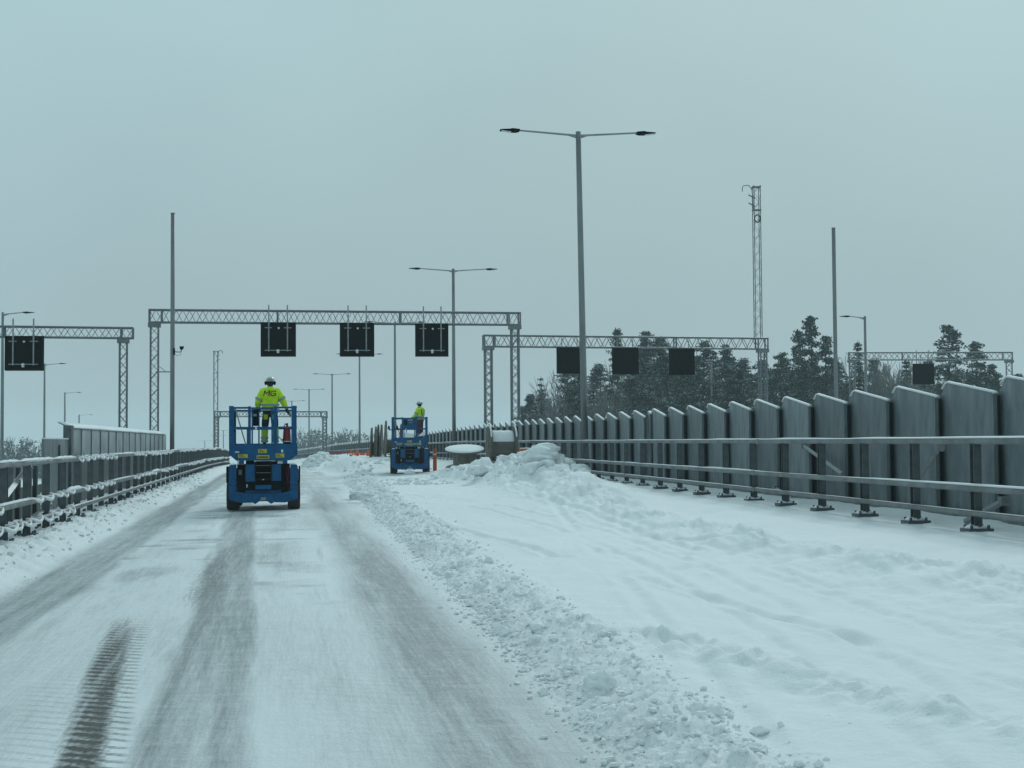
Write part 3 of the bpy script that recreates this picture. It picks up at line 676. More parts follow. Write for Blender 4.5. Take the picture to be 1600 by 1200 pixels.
# ================================================================== left barrier: dark low boards, screen section with snowy cap
OFFL = -1.05
XG = lambda z: XL(z) + OFFL
z0 = 13.0; root = empty('noise_barrier', (float(XG(z0)), z0, float(ZL(z0)))); rb = root.location.copy()
tag(root, 'low dark barrier behind the snow-roped rail with clear screens on part of it', 'barrier')
def lp(x, y, z_): return (x - rb.x, y - rb.y, z_ - rb.z)
def lseg(nm, za, zb, h0, h1, m, thick=.05, off=0, par=root, top=None):
    a = Vector(lp(float(XG(za)) + off, za, float(ZL(za)))); b = Vector(lp(float(XG(zb)) + off, zb, float(ZL(zb)))); d = (b - a); n = Vector((d.y, -d.x, 0)).normalized() * thick / 2
    v = [a - n, a + n, b + n, b - n]; ha = (h0, h0, h0, h0); hb = (h1, h1, h1, h1) if top is None else (h1, h1, top, top)
    V = [(p.x, p.y, p.z + h) for p, h in zip(v, ha)] + [(p.x, p.y, p.z + h) for p, h in zip(v, hb)]
    mb = MB(); mb.add(V, [(0, 3, 2, 1), (4, 5, 6, 7), (0, 1, 5, 4), (1, 2, 6, 5), (2, 3, 7, 6), (3, 0, 4, 7)]); return mb.build(nm, m, par)
rnd = random.Random(5)
for i, z in enumerate(np.arange(13.7, 150, 2.0)):
    if z < 30.5:      # open posts and low boards
        lseg('post', z, z + .14, -.3, 1.12, M['darksteel'], .16); lseg('board', z + .2, z + 1.96, .0, .62, M['board'], .04, -.06)
        lseg('post', z + .95, z + 1.1, -.3, 1.05, M['leftboard'], .08)
    elif z < 35.6:
        o = lseg('panel', z, z + 1.99, -.3, 1.63, M['panel'], .06); lseg('snow', z, z + 1.99, 1.63, 1.66, M['snow'], .08, par=o); lseg('post', z + 1.99, z + 2.1, -.3, 1.5, M['darksteel'], .14, par=root)
    else:
        gap = rnd.random() < .34 and z < 92
        lseg('panel', z + .02, z + (1.05 if gap else 1.98), -.3, 1.20, M['leftboard'] if i % 2 else M['darksteel'], .06, par=root)
        lseg('post', z - .03, z + .03, -.3, 1.9 if z < 65 else 1.22, M['darksteel'], .05)
        if z < 64: lseg('screen', z + .07, z + 1.93, 1.22, 1.90, M['glass'], .02)
o = lseg('end_post', 35.3, 35.65, -.3, 1.98, M['darksteel'], .2)
o = lseg('panel', 150, 330, -.3, 1.2, M['darksteel'], .06); tag(o, kind='stuff')
# fixed canted cap over the screens, with snow lying on it
za, zb = 35.9, 65.2
mb = MB(); ms = MB(); V = []; Vs = []; zz = np.arange(za, zb + .1, .5)
for i, z in enumerate(zz):
    x = float(XG(z)); zb_ = float(ZL(z)); V += [lp(x + .03, z, zb_ + 1.91), lp(x - .33, z, zb_ + 2.07), lp(x - .33, z, zb_ + 2.05), lp(x + .03, z, zb_ + 1.89)]
    t_ = .045 + .015 * float(fbm(z * 1.2, 3, 2, 160)); Vs += [lp(x + .04, z, zb_ + 1.912), lp(x + .035, z, zb_ + 1.912 + t_), lp(x - .15, z, zb_ + 1.99 + t_), lp(x - .31, z, zb_ + 2.065 + t_ * .5), lp(x - .32, z, zb_ + 2.066)]
n = len(zz)
mb.add(V, [(i * 4 + j, i * 4 + (j + 1) % 4, i * 4 + 4 + (j + 1) % 4, i * 4 + 4 + j) for i in range(n - 1) for j in range(4)] + [(3, 2, 1, 0), (4 * n - 4, 4 * n - 3, 4 * n - 2, 4 * n - 1)]); o = mb.build('canted_cap', M['darksteel'], root)
ms.add(Vs, [(i * 5 + j, i * 5 + (j + 1) % 5, i * 5 + 5 + (j + 1) % 5, i * 5 + 5 + j) for i in range(n - 1) for j in range(5)] + [(4, 3, 2, 1, 0), tuple(range(5 * n - 5, 5 * n))]); ms.build('snow', M['snow'], o, smooth=True)
# rail of the opposite carriageway, seen through the gaps
mb = MB(); root2 = empty('median_rail', (-16, 20, -.4)); tag(root2, 'plain low rail of the opposite carriageway seen through the gaps on the left', 'guard rail')
P = [(float(XG(z)) - 1.9 + 16, z - 20, .35) for z in np.arange(12, 300, 4)]; mb.sweep(P, rect(.06, .25, .5)); mb.build('rail', M['steel'], root2)
mb = MB()
for z in np.arange(14, 160, 4): mb.bx(float(XG(z)) - 1.95 + 16, float(XG(z)) - 1.85 + 16, z - 20.05, z - 19.95, -3.9, .85)
tag(mb.build('post', M['darksteel'], root2), kind='stuff')

# ================================================================== gantries
GB = -4.6
def truss(mb, a, b, w_, h, pitch, rc, rd, n=5):
    "four-chord box truss from a to b (bottom-front edge line), w_ deep to the far side, h high"
    a = Vector(a); b = Vector(b); d = (b - a); Ln = d.length; d.normalize(); up = Vector((0, 0, 1)); s = up.cross(d).normalized()
    if s.y < 0: s = -s
    c = [Vector((0, 0, 0)), s * w_, up * h, s * w_ + up * h]
    for o in c: mb.tube(a + o, b + o, rc, 6)
    k = max(2, int(round(Ln / pitch))); st = Ln / k
    for i in range(k):
        p = a + d * st * i; q = a + d * st * (i + 1)
        for o, ph in ((c[0], 0), (c[1], 1)):
            m = a + d * st * (i + .5)
            if (ph == 0): mb.tube(p + o, m + o + up * h, rd, n, cap=False); mb.tube(m + o + up * h, q + o, rd, n, cap=False)
            else: mb.tube(p + o + up * h, m + o, rd, n, cap=False); mb.tube(m + o, q + o + up * h, rd, n, cap=False)
        mb.tube(p + c[2], q + c[3], rd, n, cap=False); mb.tube(p + c[0], q + c[1], rd, n, cap=False)
def lattice_leg(mb, p, zb, zt, w_, rc, rd, pitch=.42, rz=0, seg=2):
    Q = Matrix.Rotation(rz, 3, 'Z'); h = w_ / 2
    cs = [Q @ Vector((x, y, 0)) for x, y in ((-h, -h), (h, -h), (h, h), (-h, h))]; B = Vector((p[0], p[1], 0))
    for c in cs: mb.tube(B + c + Vector((0, 0, zb)), B + c + Vector((0, 0, zt)), rc, 5)
    k = int((zt - zb) / pitch); st = (zt - zb) / k
    for i in range(k):
        for j in range(4):
            c0, c1 = cs[j], cs[(j + 1) % 4]
            if (i + (j >= 2)) % 2: c0, c1 = c1, c0
            mb.tube(B + c0 + Vector((0, 0, zb + st * i)), B + c1 + Vector((0, 0, zb + st * (i + 1))), rd, 4, cap=False)
            if pitch < .5 and j < 2: mb.tube(B + c1 + Vector((0, 0, zb + st * i)), B + c0 + Vector((0, 0, zb + st * (i + 1))), rd * .8, 4, cap=False)
def gantry(name, label, pa, pb, hb, legs, rc=.040, rd=.015, w_=.5, legw=.36, pitch=.62, zb=GB, lat=True):
    "pa, pb: lower chord ends; legs: list of fractions"
    pa = Vector(pa); pb = Vector(pb); root = empty('gantry', (pa.x, pa.y, zb)); tag(root, label, 'gantry', 'overhead sign gantries'); o_ = root.location.copy()
    d = (pb - pa).normalized(); rz = math.atan2(d.y, d.x)
    mb = MB(); truss(mb, pa - o_, pb - o_, w_, hb, pitch, rc, rd)
    s = Vector((-d.y, d.x, 0)); up = Vector((0, 0, hb))
    for f in (0, legw * 1.6 / (pb - pa).length, .335, .667, 1 - legw * 1.6 / (pb - pa).length, 1):
        q = pa - o_ + (pb - pa) * f
        for (u, v) in ((q, q + up), (q + s * w_, q + s * w_ + up), (q, q + s * w_), (q + up, q + up + s * w_)): mb.tube(u, v, rc * 1.15, 5)
    mb.build('beam', M['lattice'], root)
    for f in legs:
        q = pa + (pb - pa) * f + s * w_ / 2 - o_; mb = MB()
        lattice_leg(mb, (q.x, q.y), 0, q.z - .22, legw, rc, rd, .42, rz)
        mb.box((q.x, q.y, q.z - .13), (legw * 1.65, legw * 1.5, .2), rz); mb.box((q.x, q.y, .1), (.8, .8, .2), rz)
        mb.build('leg', M['lattice'], root)
    return root
def msg_sign(px0, px1, py0, py1, Y, label, back=True, htop=None, lamp=True, group='square lane signs hung from the gantries'):
    c = at((px0 + px1) / 2, (py0 + py1) / 2, Y); w_ = (px1 - px0) * Y / F; h = (py1 - py0) * Y / F
    root = empty('lane_sign', (c.x, c.y, c.z - h / 2), .12); tag(root, label, 'sign', group)
    mb = MB(); mb.bx(-w_ / 2, w_ / 2, .0, .26, 0, h); o = mb.build('cabinet', M['black'], root, bev=.012)
    mb = MB(); mb.bx(-w_ / 2 - .03, w_ / 2 + .03, .262, .285, -.03, h + .03); mb.build('front_frame', M['black'], root)
    ht = (htop if htop else h + .85)
    if back:
        for x in (-.27 * w_, .275 * w_):
            mb = MB(); mb.bx(x - .03, x + .03, -.085, -.03, h * .13, ht); mb.build('hanger', M['steel'], root)
        for z_, a, b in ((.845, -.39, -.18), (.845, .17, .39), (.165, -.39, .39)):
            mb = MB(); mb.bx(a * w_, b * w_, -.032, -.002, z_ * h - .02, z_ * h + .02); mb.build('bracket', M['steel'], root)
        if lamp:
            mb = MB(); mb.ell((0.0, -.08, .165 * h - .02), (.075, .06, .075), 10, 6); mb.bx(-.055, .055, -.10, -.02, .165 * h - .14, .165 * h - .07); mb.build('junction_box', M['white'], root)
            mb = MB(); mb.bx(-.01, .07, -.07, -.0, .81 * h, .86 * h); mb.build('cable_gland', M['white'], root)
        mb = MB(); mb.bx(-w_ * .3, w_ * .3, -.012, .0, h * .22, h * .78); mb.build('door', M['black'], root)
    else:
        for x in (-.3 * w_, .3 * w_):
            mb = MB(); mb.bx(x - .03, x + .03, .29, .34, h * .6, ht); mb.build('hanger', M['steel'], root)
        mb = MB(); mb.bx(-w_ * .44, w_ * .44, -.006, .0, h * .06, h * .94); mb.build('display', M['black'], root)
    return root
# main gantry over the lift's lanes
YA0, YA1 = 68.0, 71.5
gA = gantry('gantry', 'wide lattice gantry with three signs spanning the snowy lanes ahead', at(233, 503, YA0), at(813, 507, YA1), .60, (.013, .987))
p = at(244, 581, YA0); q = at(266, 581, 66)
mb = MB(); o_ = gA.location; mb.tube(p - o_, q - o_, .03, 5); mb.tube(at(246, 570, YA0) - o_, at(259, 581, 66.8) - o_, .018, 5); mb.build('side_bracket', M['lattice'], gA)
msg_sign(408, 461, 504, 556, 68.7, 'left one of three black lane signs on the widest gantry')
msg_sign(532, 584, 504.5, 556, 69.4, 'middle one of three black lane signs on the widest gantry')
msg_sign(650, 700.5, 505.5, 556, 70.2, 'right one of three black lane signs on the widest gantry')
# left carriageway gantry
gC = gantry('gantry', 'lattice gantry reaching in from the left edge over the opposite lanes', at(-420, 521, 63.2), at(207, 528, 66.5), .48, (.02, .975), legw=.33)
msg_sign(8, 65, 525, 578, 65.0, 'black lane sign hanging at the far left edge of the picture', htop=2.35)
# right carriageway gantry (seen on its display side)
gB = gantry('gantry', 'lattice gantry with three dark signs before the wood, right of the barrier', at(757, 541, 89), at(1200, 545, 93), .70, (.015, .985), rc=.05, rd=.022, legw=.42, pitch=.75)
msg_sign(871, 911.5, 543, 583, 89.6, 'dark lane sign left of the nearest lamp post on the right gantry', False, 2.2)
msg_sign(958, 998.5, 543.5, 584, 90.4, 'dark lane sign in the middle of the gantry before the wood', False, 2.2)
msg_sign(1047, 1086, 545, 585, 91.2, 'dark lane sign nearest the tall mast on the right gantry', False, 2.2)
gE = gantry('gantry', 'distant lattice gantry with one sign behind the pines on the far right', at(1326, 562, 118), at(1582, 562, 114), .60, (.02, .98), rc=.05, rd=.022, legw=.45, pitch=.9)
msg_sign(1428, 1460.5, 568.5, 600, 113, 'single dark lane sign hanging on the distant gantry at the far right', False, 2.7)
gD = gantry('gantry', 'faint far gantry without signs standing low over the road ahead', at(335, 651, 188), at(511, 651, 192), .68, (.02, .98), rc=.075, rd=.04, legw=.5, pitch=1.0, zb=-5)
# masts
def mast(px, Y, ptop, zb, w_, rc, rd, label, pitch=.6, hook=True, ring=False):
    b = at(px, 690, Y); zt = zat(px, ptop, Y); root = empty('lattice_mast', (b.x, b.y, zb)); tag(root, label, 'mast')
    mb = MB(); lattice_leg(mb, (0, 0), 0, zt - zb, w_, rc, rd, pitch, .1); H_ = zt - zb
    for h in (.0, .38, ): mb.box((0, 0, H_ - .1 - H_ * h * .4), (w_ * 1.3, w_ * 1.3, .05))
    mb.build('tower', M['lattice'], root)
    if hook:
        s = -1 if ring else 1; mb = MB()
        P_ = [(s * w_ * .5, 0, H_ - 1.6), (s * w_ * .55, 0, H_ - .9), (s * w_ * .8, 0, H_ - .25), (s * (w_ * .5 + .45), 0, H_ + .02), (s * (w_ * .5 + 1.0), 0, H_ + .0), (s * (w_ * .5 + 1.12), 0, H_ - .15), (s * (w_ * .5 + 1.12), 0, H_ - .38)]
        sc = .62 if ring else .55
        P_ = [(s * w_ * .5 + (x - s * w_ * .5) * sc, y, z) for x, y, z in P_]
        mb.path(P_, .03 if ring else .05, 6); mb.box((s * .30, 0, H_ - .72), (.5, .06, .07), 0, ry=-.5 * s); mb.box((s * .30, 0, H_ - 1.25), (.5, .06, .07), 0, ry=-.5 * s); mb.build('swan_neck', M['lattice'], root)
    if ring:
        mb = MB(); c = H_ - 2.2; pts = [(math.cos(t) * .19, -.3, c + math.sin(t) * .24) for t in np.linspace(0, 2 * math.pi, 17)]
        for i in range(16): mb.tube(pts[i], pts[i + 1], .04, 6)
        mb.build('cable_coil', M['black'], root)
    return root
mast(1187, 91.8, 290, zat(1187, 527, 91.8), .42, .028, .011, 'tall lattice mast with hooked top rising from the right gantry end', .5, True, True)
mast(337, 186, 548, -5, .5, .045, .016, 'faint thin lattice mast with hooked top at the left end of the far gantry', 1.0)

# ================================================================== lamp posts
def lamp_head_mesh():
    mb = MB(); mb.prism([(0, -.03), (.12, -.065), (.30, -.068), (.66, -.04), (.70, -.018), (.60, .0), (.34, .02), (.28, .045), (.16, .038), (.05, .03), (0, .025)], -.14, .14)
    me = mb.mesh('lamp_head', M['black']); mb = MB(); mb.prism([(.30, -.078), (.32, -.071), (.64, -.040), (.64, -.047)], -.11, .11); return me, mb.mesh('lens', M['white'])
LH, LN = lamp_head_mesh()
def lamp_snow():
    mb = MB(); mb.ell((.28, 0, .025), (.2, .12, .025), 8, 3, 0.); return mb.mesh('snow', M['snow'], True)
LS = lamp_snow()
def lamp_post(px, Y, ptop, zb, label, arms=(1, -1), arm=2.1, r=.10, rz=.13, lean=0, group='street lamps along the road'):
    b = at(px, 690, Y); zt = zat(px, ptop, Y) ; H_ = zt - zb
    root = empty('street_lamp', (b.x, b.y, zb), rz); tag(root, label, 'street lamp', group)
    mb = MB(); mb.tube((0, 0, 0), (lean, 0, H_), r * 1.1, 14, r * .80); mb.tube((0, 0, 0), (0, 0, .5), r * 1.25, 14, r * 1.25); mb.box((0, 0, .02), (.4, .4, .04)); o = mb.build('pole', M['pole'], root, smooth=False)
    for f in o.data.polygons: f.use_smooth = len(f.vertices) == 4
    for s in arms:
        mb = MB(); mb.tube((lean, 0, H_ - .14), (lean + s * arm, 0, H_ + .0), .038, 8, .03); mb.tube((lean, 0, H_ - .22), (lean + s * .35, 0, H_ - .12), .045, 8, .03)
        ob = mb.build('arm', M['steel'], root)
        h = inst('lamp_head', LH, root, (lean + s * arm, 0, H_ + .0), 0 if s > 0 else math.pi); h.rotation_euler[1] = -.03; inst('lens', LN, h)
        if Y < 100: inst('snow', LS, h)
    if not arms: mb = MB(); mb.tube((0, 0, H_), (0, 0, H_ + .05), r * .9, 12); mb.build('cap', M['pole'], root)
    return root
gR = 'double-armed street lamps beside the right rail'
zr = lambda Y: float(ZR(Y)) - .02
lamp_post(914.5, 50, 206, zr(50), 'nearest and tallest double-armed lamp, in front of the grey barrier', lean=-.16, r=.115, group=gR)
lamp_post(709.5, 89.6, 420, zr(89), 'double-armed lamp crossing the right half of the widest gantry', r=.115, group=gR)
lamp_post(617.5, 129, 503, zr(129), 'double-armed lamp whose arms hide behind the widest gantry beam', r=.115, group=gR)
lamp_post(562, 168, 553, zr(168) , 'double-armed lamp whose arms end under the middle sign', r=.12, group=gR)
lamp_post(519, 207, 584, zr(207), 'fifth double-armed lamp from the near end, left of the middle sign', r=.13, group=gR)
lamp_post(483, 249, 608, zr(249), 'double-armed lamp standing within the far gantry opening', r=.14, group=gR)
lamp_post(456, 292, 626, zr(292), 'faint double-armed lamp just right of the first worker', r=.15, group=gR)
lamp_post(349, 420, 672, -12, 'faintest high double-armed lamp left of the near lift', r=.17, group=gR)
lamp_post(341, 500, 680.5, -15, 'faint double-armed lamp by the far mast foot', r=.18, group=gR)
lamp_post(320, 600, 688.5, -18, 'faintest double-armed lamp, left of the far mast foot', r=.2, group=gR)
gL = 'single-armed street lamps beyond the left rail'
lamp_post(3, 91, 488, GB, 'nearest single-armed lamp at the left picture edge', arms=(1,), arm=1.25, r=.11, group=gL)
lamp_post(69, 148, 568, GB, 'second single-armed lamp from the left edge', arms=(1,), arm=1.5, r=.12, group=gL)
lamp_post(101, 225, 613, GB, 'third single-armed lamp from the left, above the grey panels', arms=(1,), arm=1.9, r=.15, group=gL)
lamp_post(123.5, 330, 648, GB, 'shortest-looking single-armed lamp above the snow-capped screens', arms=(1,), arm=2.4, r=.2, group=gL)
gRR = 'single-armed street lamps right of the barrier'
lamp_post(1354.5, 98, 494, GB, 'pale single-armed lamp right of the bare pole, arm to the left', arms=(-1,), arm=1.05, r=.105, rz=0, group=gRR)
lamp_post(1113, 155, 565, GB, 'pale single-armed lamp right of the signs before the wood', arms=(-1,), arm=1.2, r=.14, rz=0, group=gRR)
lamp_post(953.5, 240, 615, GB, 'small pale single-armed lamp low among the trees', arms=(-1,), arm=.9, r=.16, rz=0, group=gRR)
def bare_pole(px, Y, ptop, zb, label, r=.105):
    b = at(px, 690, Y); H_ = zat(px, ptop, Y) - zb; root = empty('bare_pole', (b.x, b.y, zb)); tag(root, label, 'pole', 'tall poles without arms')
    mb = MB(); mb.tube((0, 0, 0), (0, 0, H_), r, 14, r * .88); o = mb.build('shaft', M['pole'], root)
    for f in o.data.polygons: f.use_smooth = len(f.vertices) == 4
    mb = MB(); mb.tube((0, 0, H_), (0, 0, H_ + .04), r * .93, 14); mb.build('cap', M['pole'], root)
    mb = MB(); mb.box((0, 0, .02), (.42, .42, .04)); mb.build('base_plate', M['steel'], root); return root
bare_pole(269, 65, 334, float(ZL(65)) - .3, 'tall bare pole without arms crossing the left end of the widest gantry')
bare_pole(1307.5, 70, 357, GB, 'tall bare pole without arms rising behind the right barrier')
# traffic camera on the left bare pole
p = at(284, 542, 64.9); root = empty('traffic_camera', p, .3); tag(root, 'small dark traffic camera on a bracket high on the left bare pole', 'camera')
mb = MB(); mb.prism([(-.10, .02), (.10, .02), (.07, -.09), (.03, -.13), (-.06, -.13)], -.14, .14); mb.build('housing', M['black'], root, bev=.015)
mb = MB(); x0 = -15 * 65 / F; mb.path([(0, 0, -.1), (-.03, 0, -.22), (-.12, 0, -.24), (x0 + .06, .02, -.22)], .02, 6); mb.box((x0 + .10, .02, -.22), (.08, .1, .3)); mb.build('bracket', M['black'], root)
mb = MB(); mb.path([(-.02, -.03, -.14), (-.06, -.03, -.36), (-.2, -.02, -.42), (x0 + .1, 0, -.3)], .009, 5); mb.build('cable', M['black'], root)

# ================================================================== scissor lift
def make_lift(label):
    r = empty('scissor_lift'); tag(r, label, 'lift', 'blue scissor lifts on the cleared lane')
    B, D, K = M['blue'], M['bluedark'], M['black']
    Ln = 3.55
    def wheel(x, y):
        mb = MB(); s = 1 if x > 0 else -1
        rr = .375
        # tyre: lathed profile with lugs
        prof = [(-.16, .22), (-.16, .33), (-.12, rr), (.12, rr), (.16, .33), (.16, .22)]; n = 28; V = []
        for j in range(n):
            t = 2 * math.pi * j / n; lug = 1.0 if j % 2 else .965
            for a, q in prof: V.append((x + a, y + q * lug * math.cos(t), .375 + q * lug * math.sin(t)))
        m = len(prof); mb.add(V, [(j * m + i, j * m + (i + 1) % m, ((j + 1) % n) * m + (i + 1) % m, ((j + 1) % n) * m + i) for j in range(n) for i in range(m)])
        o = mb.build('wheel', M['rubber'], r)
        mb = MB(); mb.tube((x - .12, y, .375), (x + .12, y, .375), .235, 16); mb.tube((x + s * .12, y, .375), (x + s * .165, y, .375), .09, 10); mb.build('rim', M['grey'], o)
        mb = MB(); mb.ell((x, y, .68), (.15, .22, .08), 10, 4, 0.0); 
        if y < 1: mb.build('snow', M['snow'], o, smooth=True)
    for x in (-.775, .775):
        for y in (.50, Ln - .5): wheel(x, y)
    # chassis: rear bumper with raised horns and a notch, side trays, floor
    mb = MB()
    ol = [(-.87, .30), (-.80, .27), (-.55, .205), (-.27, .215), (-.20, .175), (-.10, .245), (.10, .245), (.20, .175), (.27, .215), (.55, .205), (.80, .27), (.87, .30), (.87, .62), (.68, .62), (.68, .50), (.40, .44), (-.40, .44), (-.68, .50), (-.68, .62), (-.87, .62)]
    # split into convex-ish pieces so the n-gon stays clean
    mb.prism([(-.87, .30), (-.80, .27), (-.55, .205), (-.27, .215), (-.27, .44), (-.40, .44), (-.68, .50), (-.68, .66), (-.87, .66)], -.02, .10)
    mb.prism([(.87, .30), (.87, .66), (.68, .66), (.68, .50), (.40, .44), (.27, .44), (.27, .215), (.55, .205), (.80, .27)], -.02, .10)
    mb.prism([(-.268, .213), (-.20, .175), (-.10, .245), (.10, .245), (.20, .175), (.268, .213), (.268, .438), (-.268, .438)], -.018, .098)
    mb.build('rear_bumper', B, r, bev=.012)
    mb = MB(); mb.bx(-.45, .45, .11, Ln - .1, .28, .52); mb.bx(-.6, .6, .55, Ln - .55, .40, .60); mb.build('chassis', B, r, bev=.01)
    for s in (-1, 1):
        mb = MB(); x0, x1 = (.68, .87)
        mb.prism([(s * x0, .665), (s * x1, .665), (s * x1, 1.14), (s * (x1 - .04), 1.18), (s * x0, 1.18)], -.02, .22)
        o = mb.build('corner_column', B, r, bev=.01)
        mb = MB(); mb.ell((s * .77, .1, 1.18), (.1, .12, .035), 10, 3, 0.0); mb.build('snow', M['snow'], o, smooth=True)
        mb = MB(); mb.bx(min(s * .66, s * .90), max(s * .66, s * .90), .95, Ln - .95, .35, 1.06); mb.build('side_tray', B, r, bev=.03)
        mb = MB(); mb.bx(min(s * .90, s * .935), max(s * .90, s * .935), .05, .9, .72, 1.13); mb.build('fender', K, r)
        mb = MB(); mb.bx(min(s * .205, s * .45), max(s * .205, s * .45), .015, .10, .755 if s > 0 else .745, 1.185); mb.build('rear_panel', B, r, bev=.012)
    mb = MB(); mb.bx(-.455, .455, .14, .2, .50, .74); mb.build('inner_box', D, r)
    mb = MB(); mb.bx(-.67, .67, .3, .36, .45, 1.2); mb.build('rear_bulkhead', D, r)
    # ladder
    mb = MB()
    for s in (-1, 1): mb.bx(s * .197 - .012, s * .197 + .012, -.02, .03, .56, 1.27)
    for z_ in (1.14, .955, .80): mb.bx(-.185, .185, -.02, .01, z_ - .018, z_ + .018)
    o = mb.build('ladder', D, r)
    mb = MB(); mb.prism([(-.20, .55), (.20, .55), (.20, .66), (-.20, .66)], -.05, .03); mb.build('step', B, o, bev=.006)
    mb = MB()
    for z_ in (1.16, .975): mb.bx(-.18, .18, -.024, -.021, z_ - .004, z_ + .004)
    mb.build('tread_strip', M['grey'], o)
    mb = MB(); mb.bx(-.184, .184, .05, .12, .66, 1.27); mb.build('ladder_well', K, r)
    for z_, w_ in ((.80, .03), (.965, .02)):
        pass
    mb = MB(); mb.ell((.0, -.03, .80), (.028, .01, .012), 8, 4); mb.build('latch', M['white'], r)
    # folded scissor pack
    for i in range(4):
        z_ = .66 + i * .17
        for s in (-1, 1):
            mb = MB(); mb.bx(min(s * .36, s * .42), max(s * .36, s * .42), .4, Ln - .4, z_, z_ + .12); mb.tube((s * .30, .55, z_ + .06), (s * .46, .55, z_ + .06), .05, 8); mb.tube((s * .30, Ln - .55, z_ + .06), (s * .46, Ln - .55, z_ + .06), .05, 8); mb.build('scissor_arm', D, r)
    mb = MB(); mb.bx(-.36, .36, .40, .46, .62, 1.25); mb.build('cross_tube', D, r)
    # small things at the tail
    mb = MB(); mb.bx(-.66, -.48, .02, .08, 1.19, 1.275); o = mb.build('tail_light', M['white'], r); mb = MB(); mb.bx(-.605, -.545, .005, .019, 1.195, 1.265); mb.build('lens', M['red'], o)
    mb = MB(); mb.bx(.36, .56, .03, .10, 1.20, 1.275); mb.build('tail_light', M['white'], r)
    mb = MB(); mb.bx(-.63, -.55, .24, .30, .92, 1.05); mb.build('valve_block', M['grey'], r)
    mb = MB(); mb.path([(.60, .25, 1.15), (.64, .24, 1.0), (.62, .22, .85), (.65, .23, .7), (.63, .25, .6)], .022, 7); mb.path([(.57, .25, 1.12), (.58, .22, .95), (.61, .22, .78), (.6, .25, .62)], .016, 7); mb.build('hose', M['red'], r, smooth=True)
    mb = MB(); mb.bx(-.065, .065, -.032, -.021, .27, .35); mb.build('number_plate', M['grey'], r)
    mb = MB(); mb.bx(-.43, -.40, .10, .13, .60, .68); mb.build('tag_plate', M['white'], r)
    # platform
    mb = MB(); mb.bx(-.84, .84, .03, Ln, 1.56, 1.615); mb.build('deck', D, r)
    mb = MB(); mb.prism([(-.86, 1.66), (-.86, 1.44), (-.68, 1.285), (.68, 1.285), (.86, 1.44), (.86, 1.66), (.60, 1.70), (-.60, 1.70)], -.03, .02); mb.build('rear_apron', B, r, bev=.012)
    for s in (-1, 1):
        mb = MB(); mb.bx(min(s * .84, s * .865), max(s * .84, s * .865), .025, Ln, 1.40, 1.72); mb.build('toe_board', B, r)
        mb = MB(); mb.bx(s * .55 - .06, s * .55 + .06, -.005, .05, 1.20, 1.284); mb.build('hinge_foot', B, r)
    mb = MB(); mb.bx(-.84, .84, Ln - .03, Ln, 1.616, 1.72); mb.build('toe_board', B, r)
    # stickers (yellow plates with dark lettering bars)
    for x0, x1, z0_, z1_, kind in ((-.635, -.39, 1.36, 1.45, 0), (-.165, .15, 1.335, 1.42, 1), (.315, .53, 1.36, 1.46, 0), (-.13, .09, 1.478, 1.577, 0)):
        mb = MB(); mb.bx(x0, x1, -.037, -.031, z0_, z1_); o = mb.build('sticker', M['yellow'], r)
        mb = MB()
        if kind: mb.bx(x0 + .02, x1 - .02, -.041, -.038, z0_ + .02, z1_ - .03)
        else:
            w_ = x1 - x0
            for kk in range(3): mb.bx(x0 + .1 * w_, x0 + (.75 - .15 * kk) * w_, -.041, -.038, z0_ + .02 + kk * .026, z0_ + .030 + kk * .026)
        mb.build('print', M['ink'], o)
    mb = MB(); mb.bx(.45, .50, -.037, -.031, 1.49, 1.56); mb.build('sticker', M['white'], r)
    mb = MB(); mb.ell((-.66, -.033, 1.505), (.06, .006, .022), 12, 6); mb.build('sticker', M['white'], r)
    # guard rails
    zt, zm = 2.675, 2.13
    def rail(nm, *segs):
        mb = MB()
        for a, b, w_ in segs: mb.tube(a, b, w_, 4)
        return mb.build(nm, B, r)
    mb = MB(); mb.bx(-.865, -.745, -.03, .03, 1.66, zt + .01); mb.build('rear_post', B, r, bev=.008)
    mb = MB(); mb.bx(.72, .84, -.03, .03, 1.66, zt + .01); mb.build('rear_post', B, r, bev=.008)
    mb = MB(); mb.bx(-.76, -.38, -.02, .02, 2.61, 2.66); mb.bx(-.76, -.38, -.02, .02, 2.105, 2.15); mb.bx(-.385, -.315, -.024, .024, 1.68, 2.675); mb.bx(-.42, -.38, -.02, .02, 1.69, 2.11); mb.build('rear_rail', B, r, bev=.006)
    mb = MB(); mb.bx(.255, .345, -.024, .024, 1.68, 2.675); mb.bx(.34, .73, -.02, .02, 2.615, 2.665); mb.bx(.34, .73, -.02, .02, 2.115, 2.155); mb.build('rear_rail', B, r, bev=.006)
    mb = MB(); mb.bx(-.312, .252, -.045, -.005, 2.60, 2.65); mb.bx(-.312, .252, -.045, -.005, 2.07, 2.15); mb.bx(-.30, -.26, -.043, -.007, 1.70, 2.62); mb.bx(.2, .24, -.043, -.007, 1.70, 2.62); o = mb.build('gate', B, r, bev=.005)
    mb = MB(); mb.bx(-.21, -.16, -.052, -.046, 2.085, 2.135); mb.build('latch', M['white'], o)
    for s in (-1, 1):
        x = s * .83; mb = MB()
        for z_ in (zt - .03, zm): mb.bx(x - .02, x + .02, .03, Ln - .03, z_ - .02, z_ + .02)
        for y in (.9, 1.8, 2.7): mb.bx(x - .02, x + .02, y - .02, y + .02, 1.72, zt - .05)
        mb.bx(x - .022, x + .022, Ln - .05, Ln - .01, 1.72, zt); mb.build('side_rail', B, r)
    mb = MB()
    for z_ in (zt - .03, zm): mb.bx(-.80, .80, Ln - .05, Ln - .012, z_ - .02, z_ + .02)
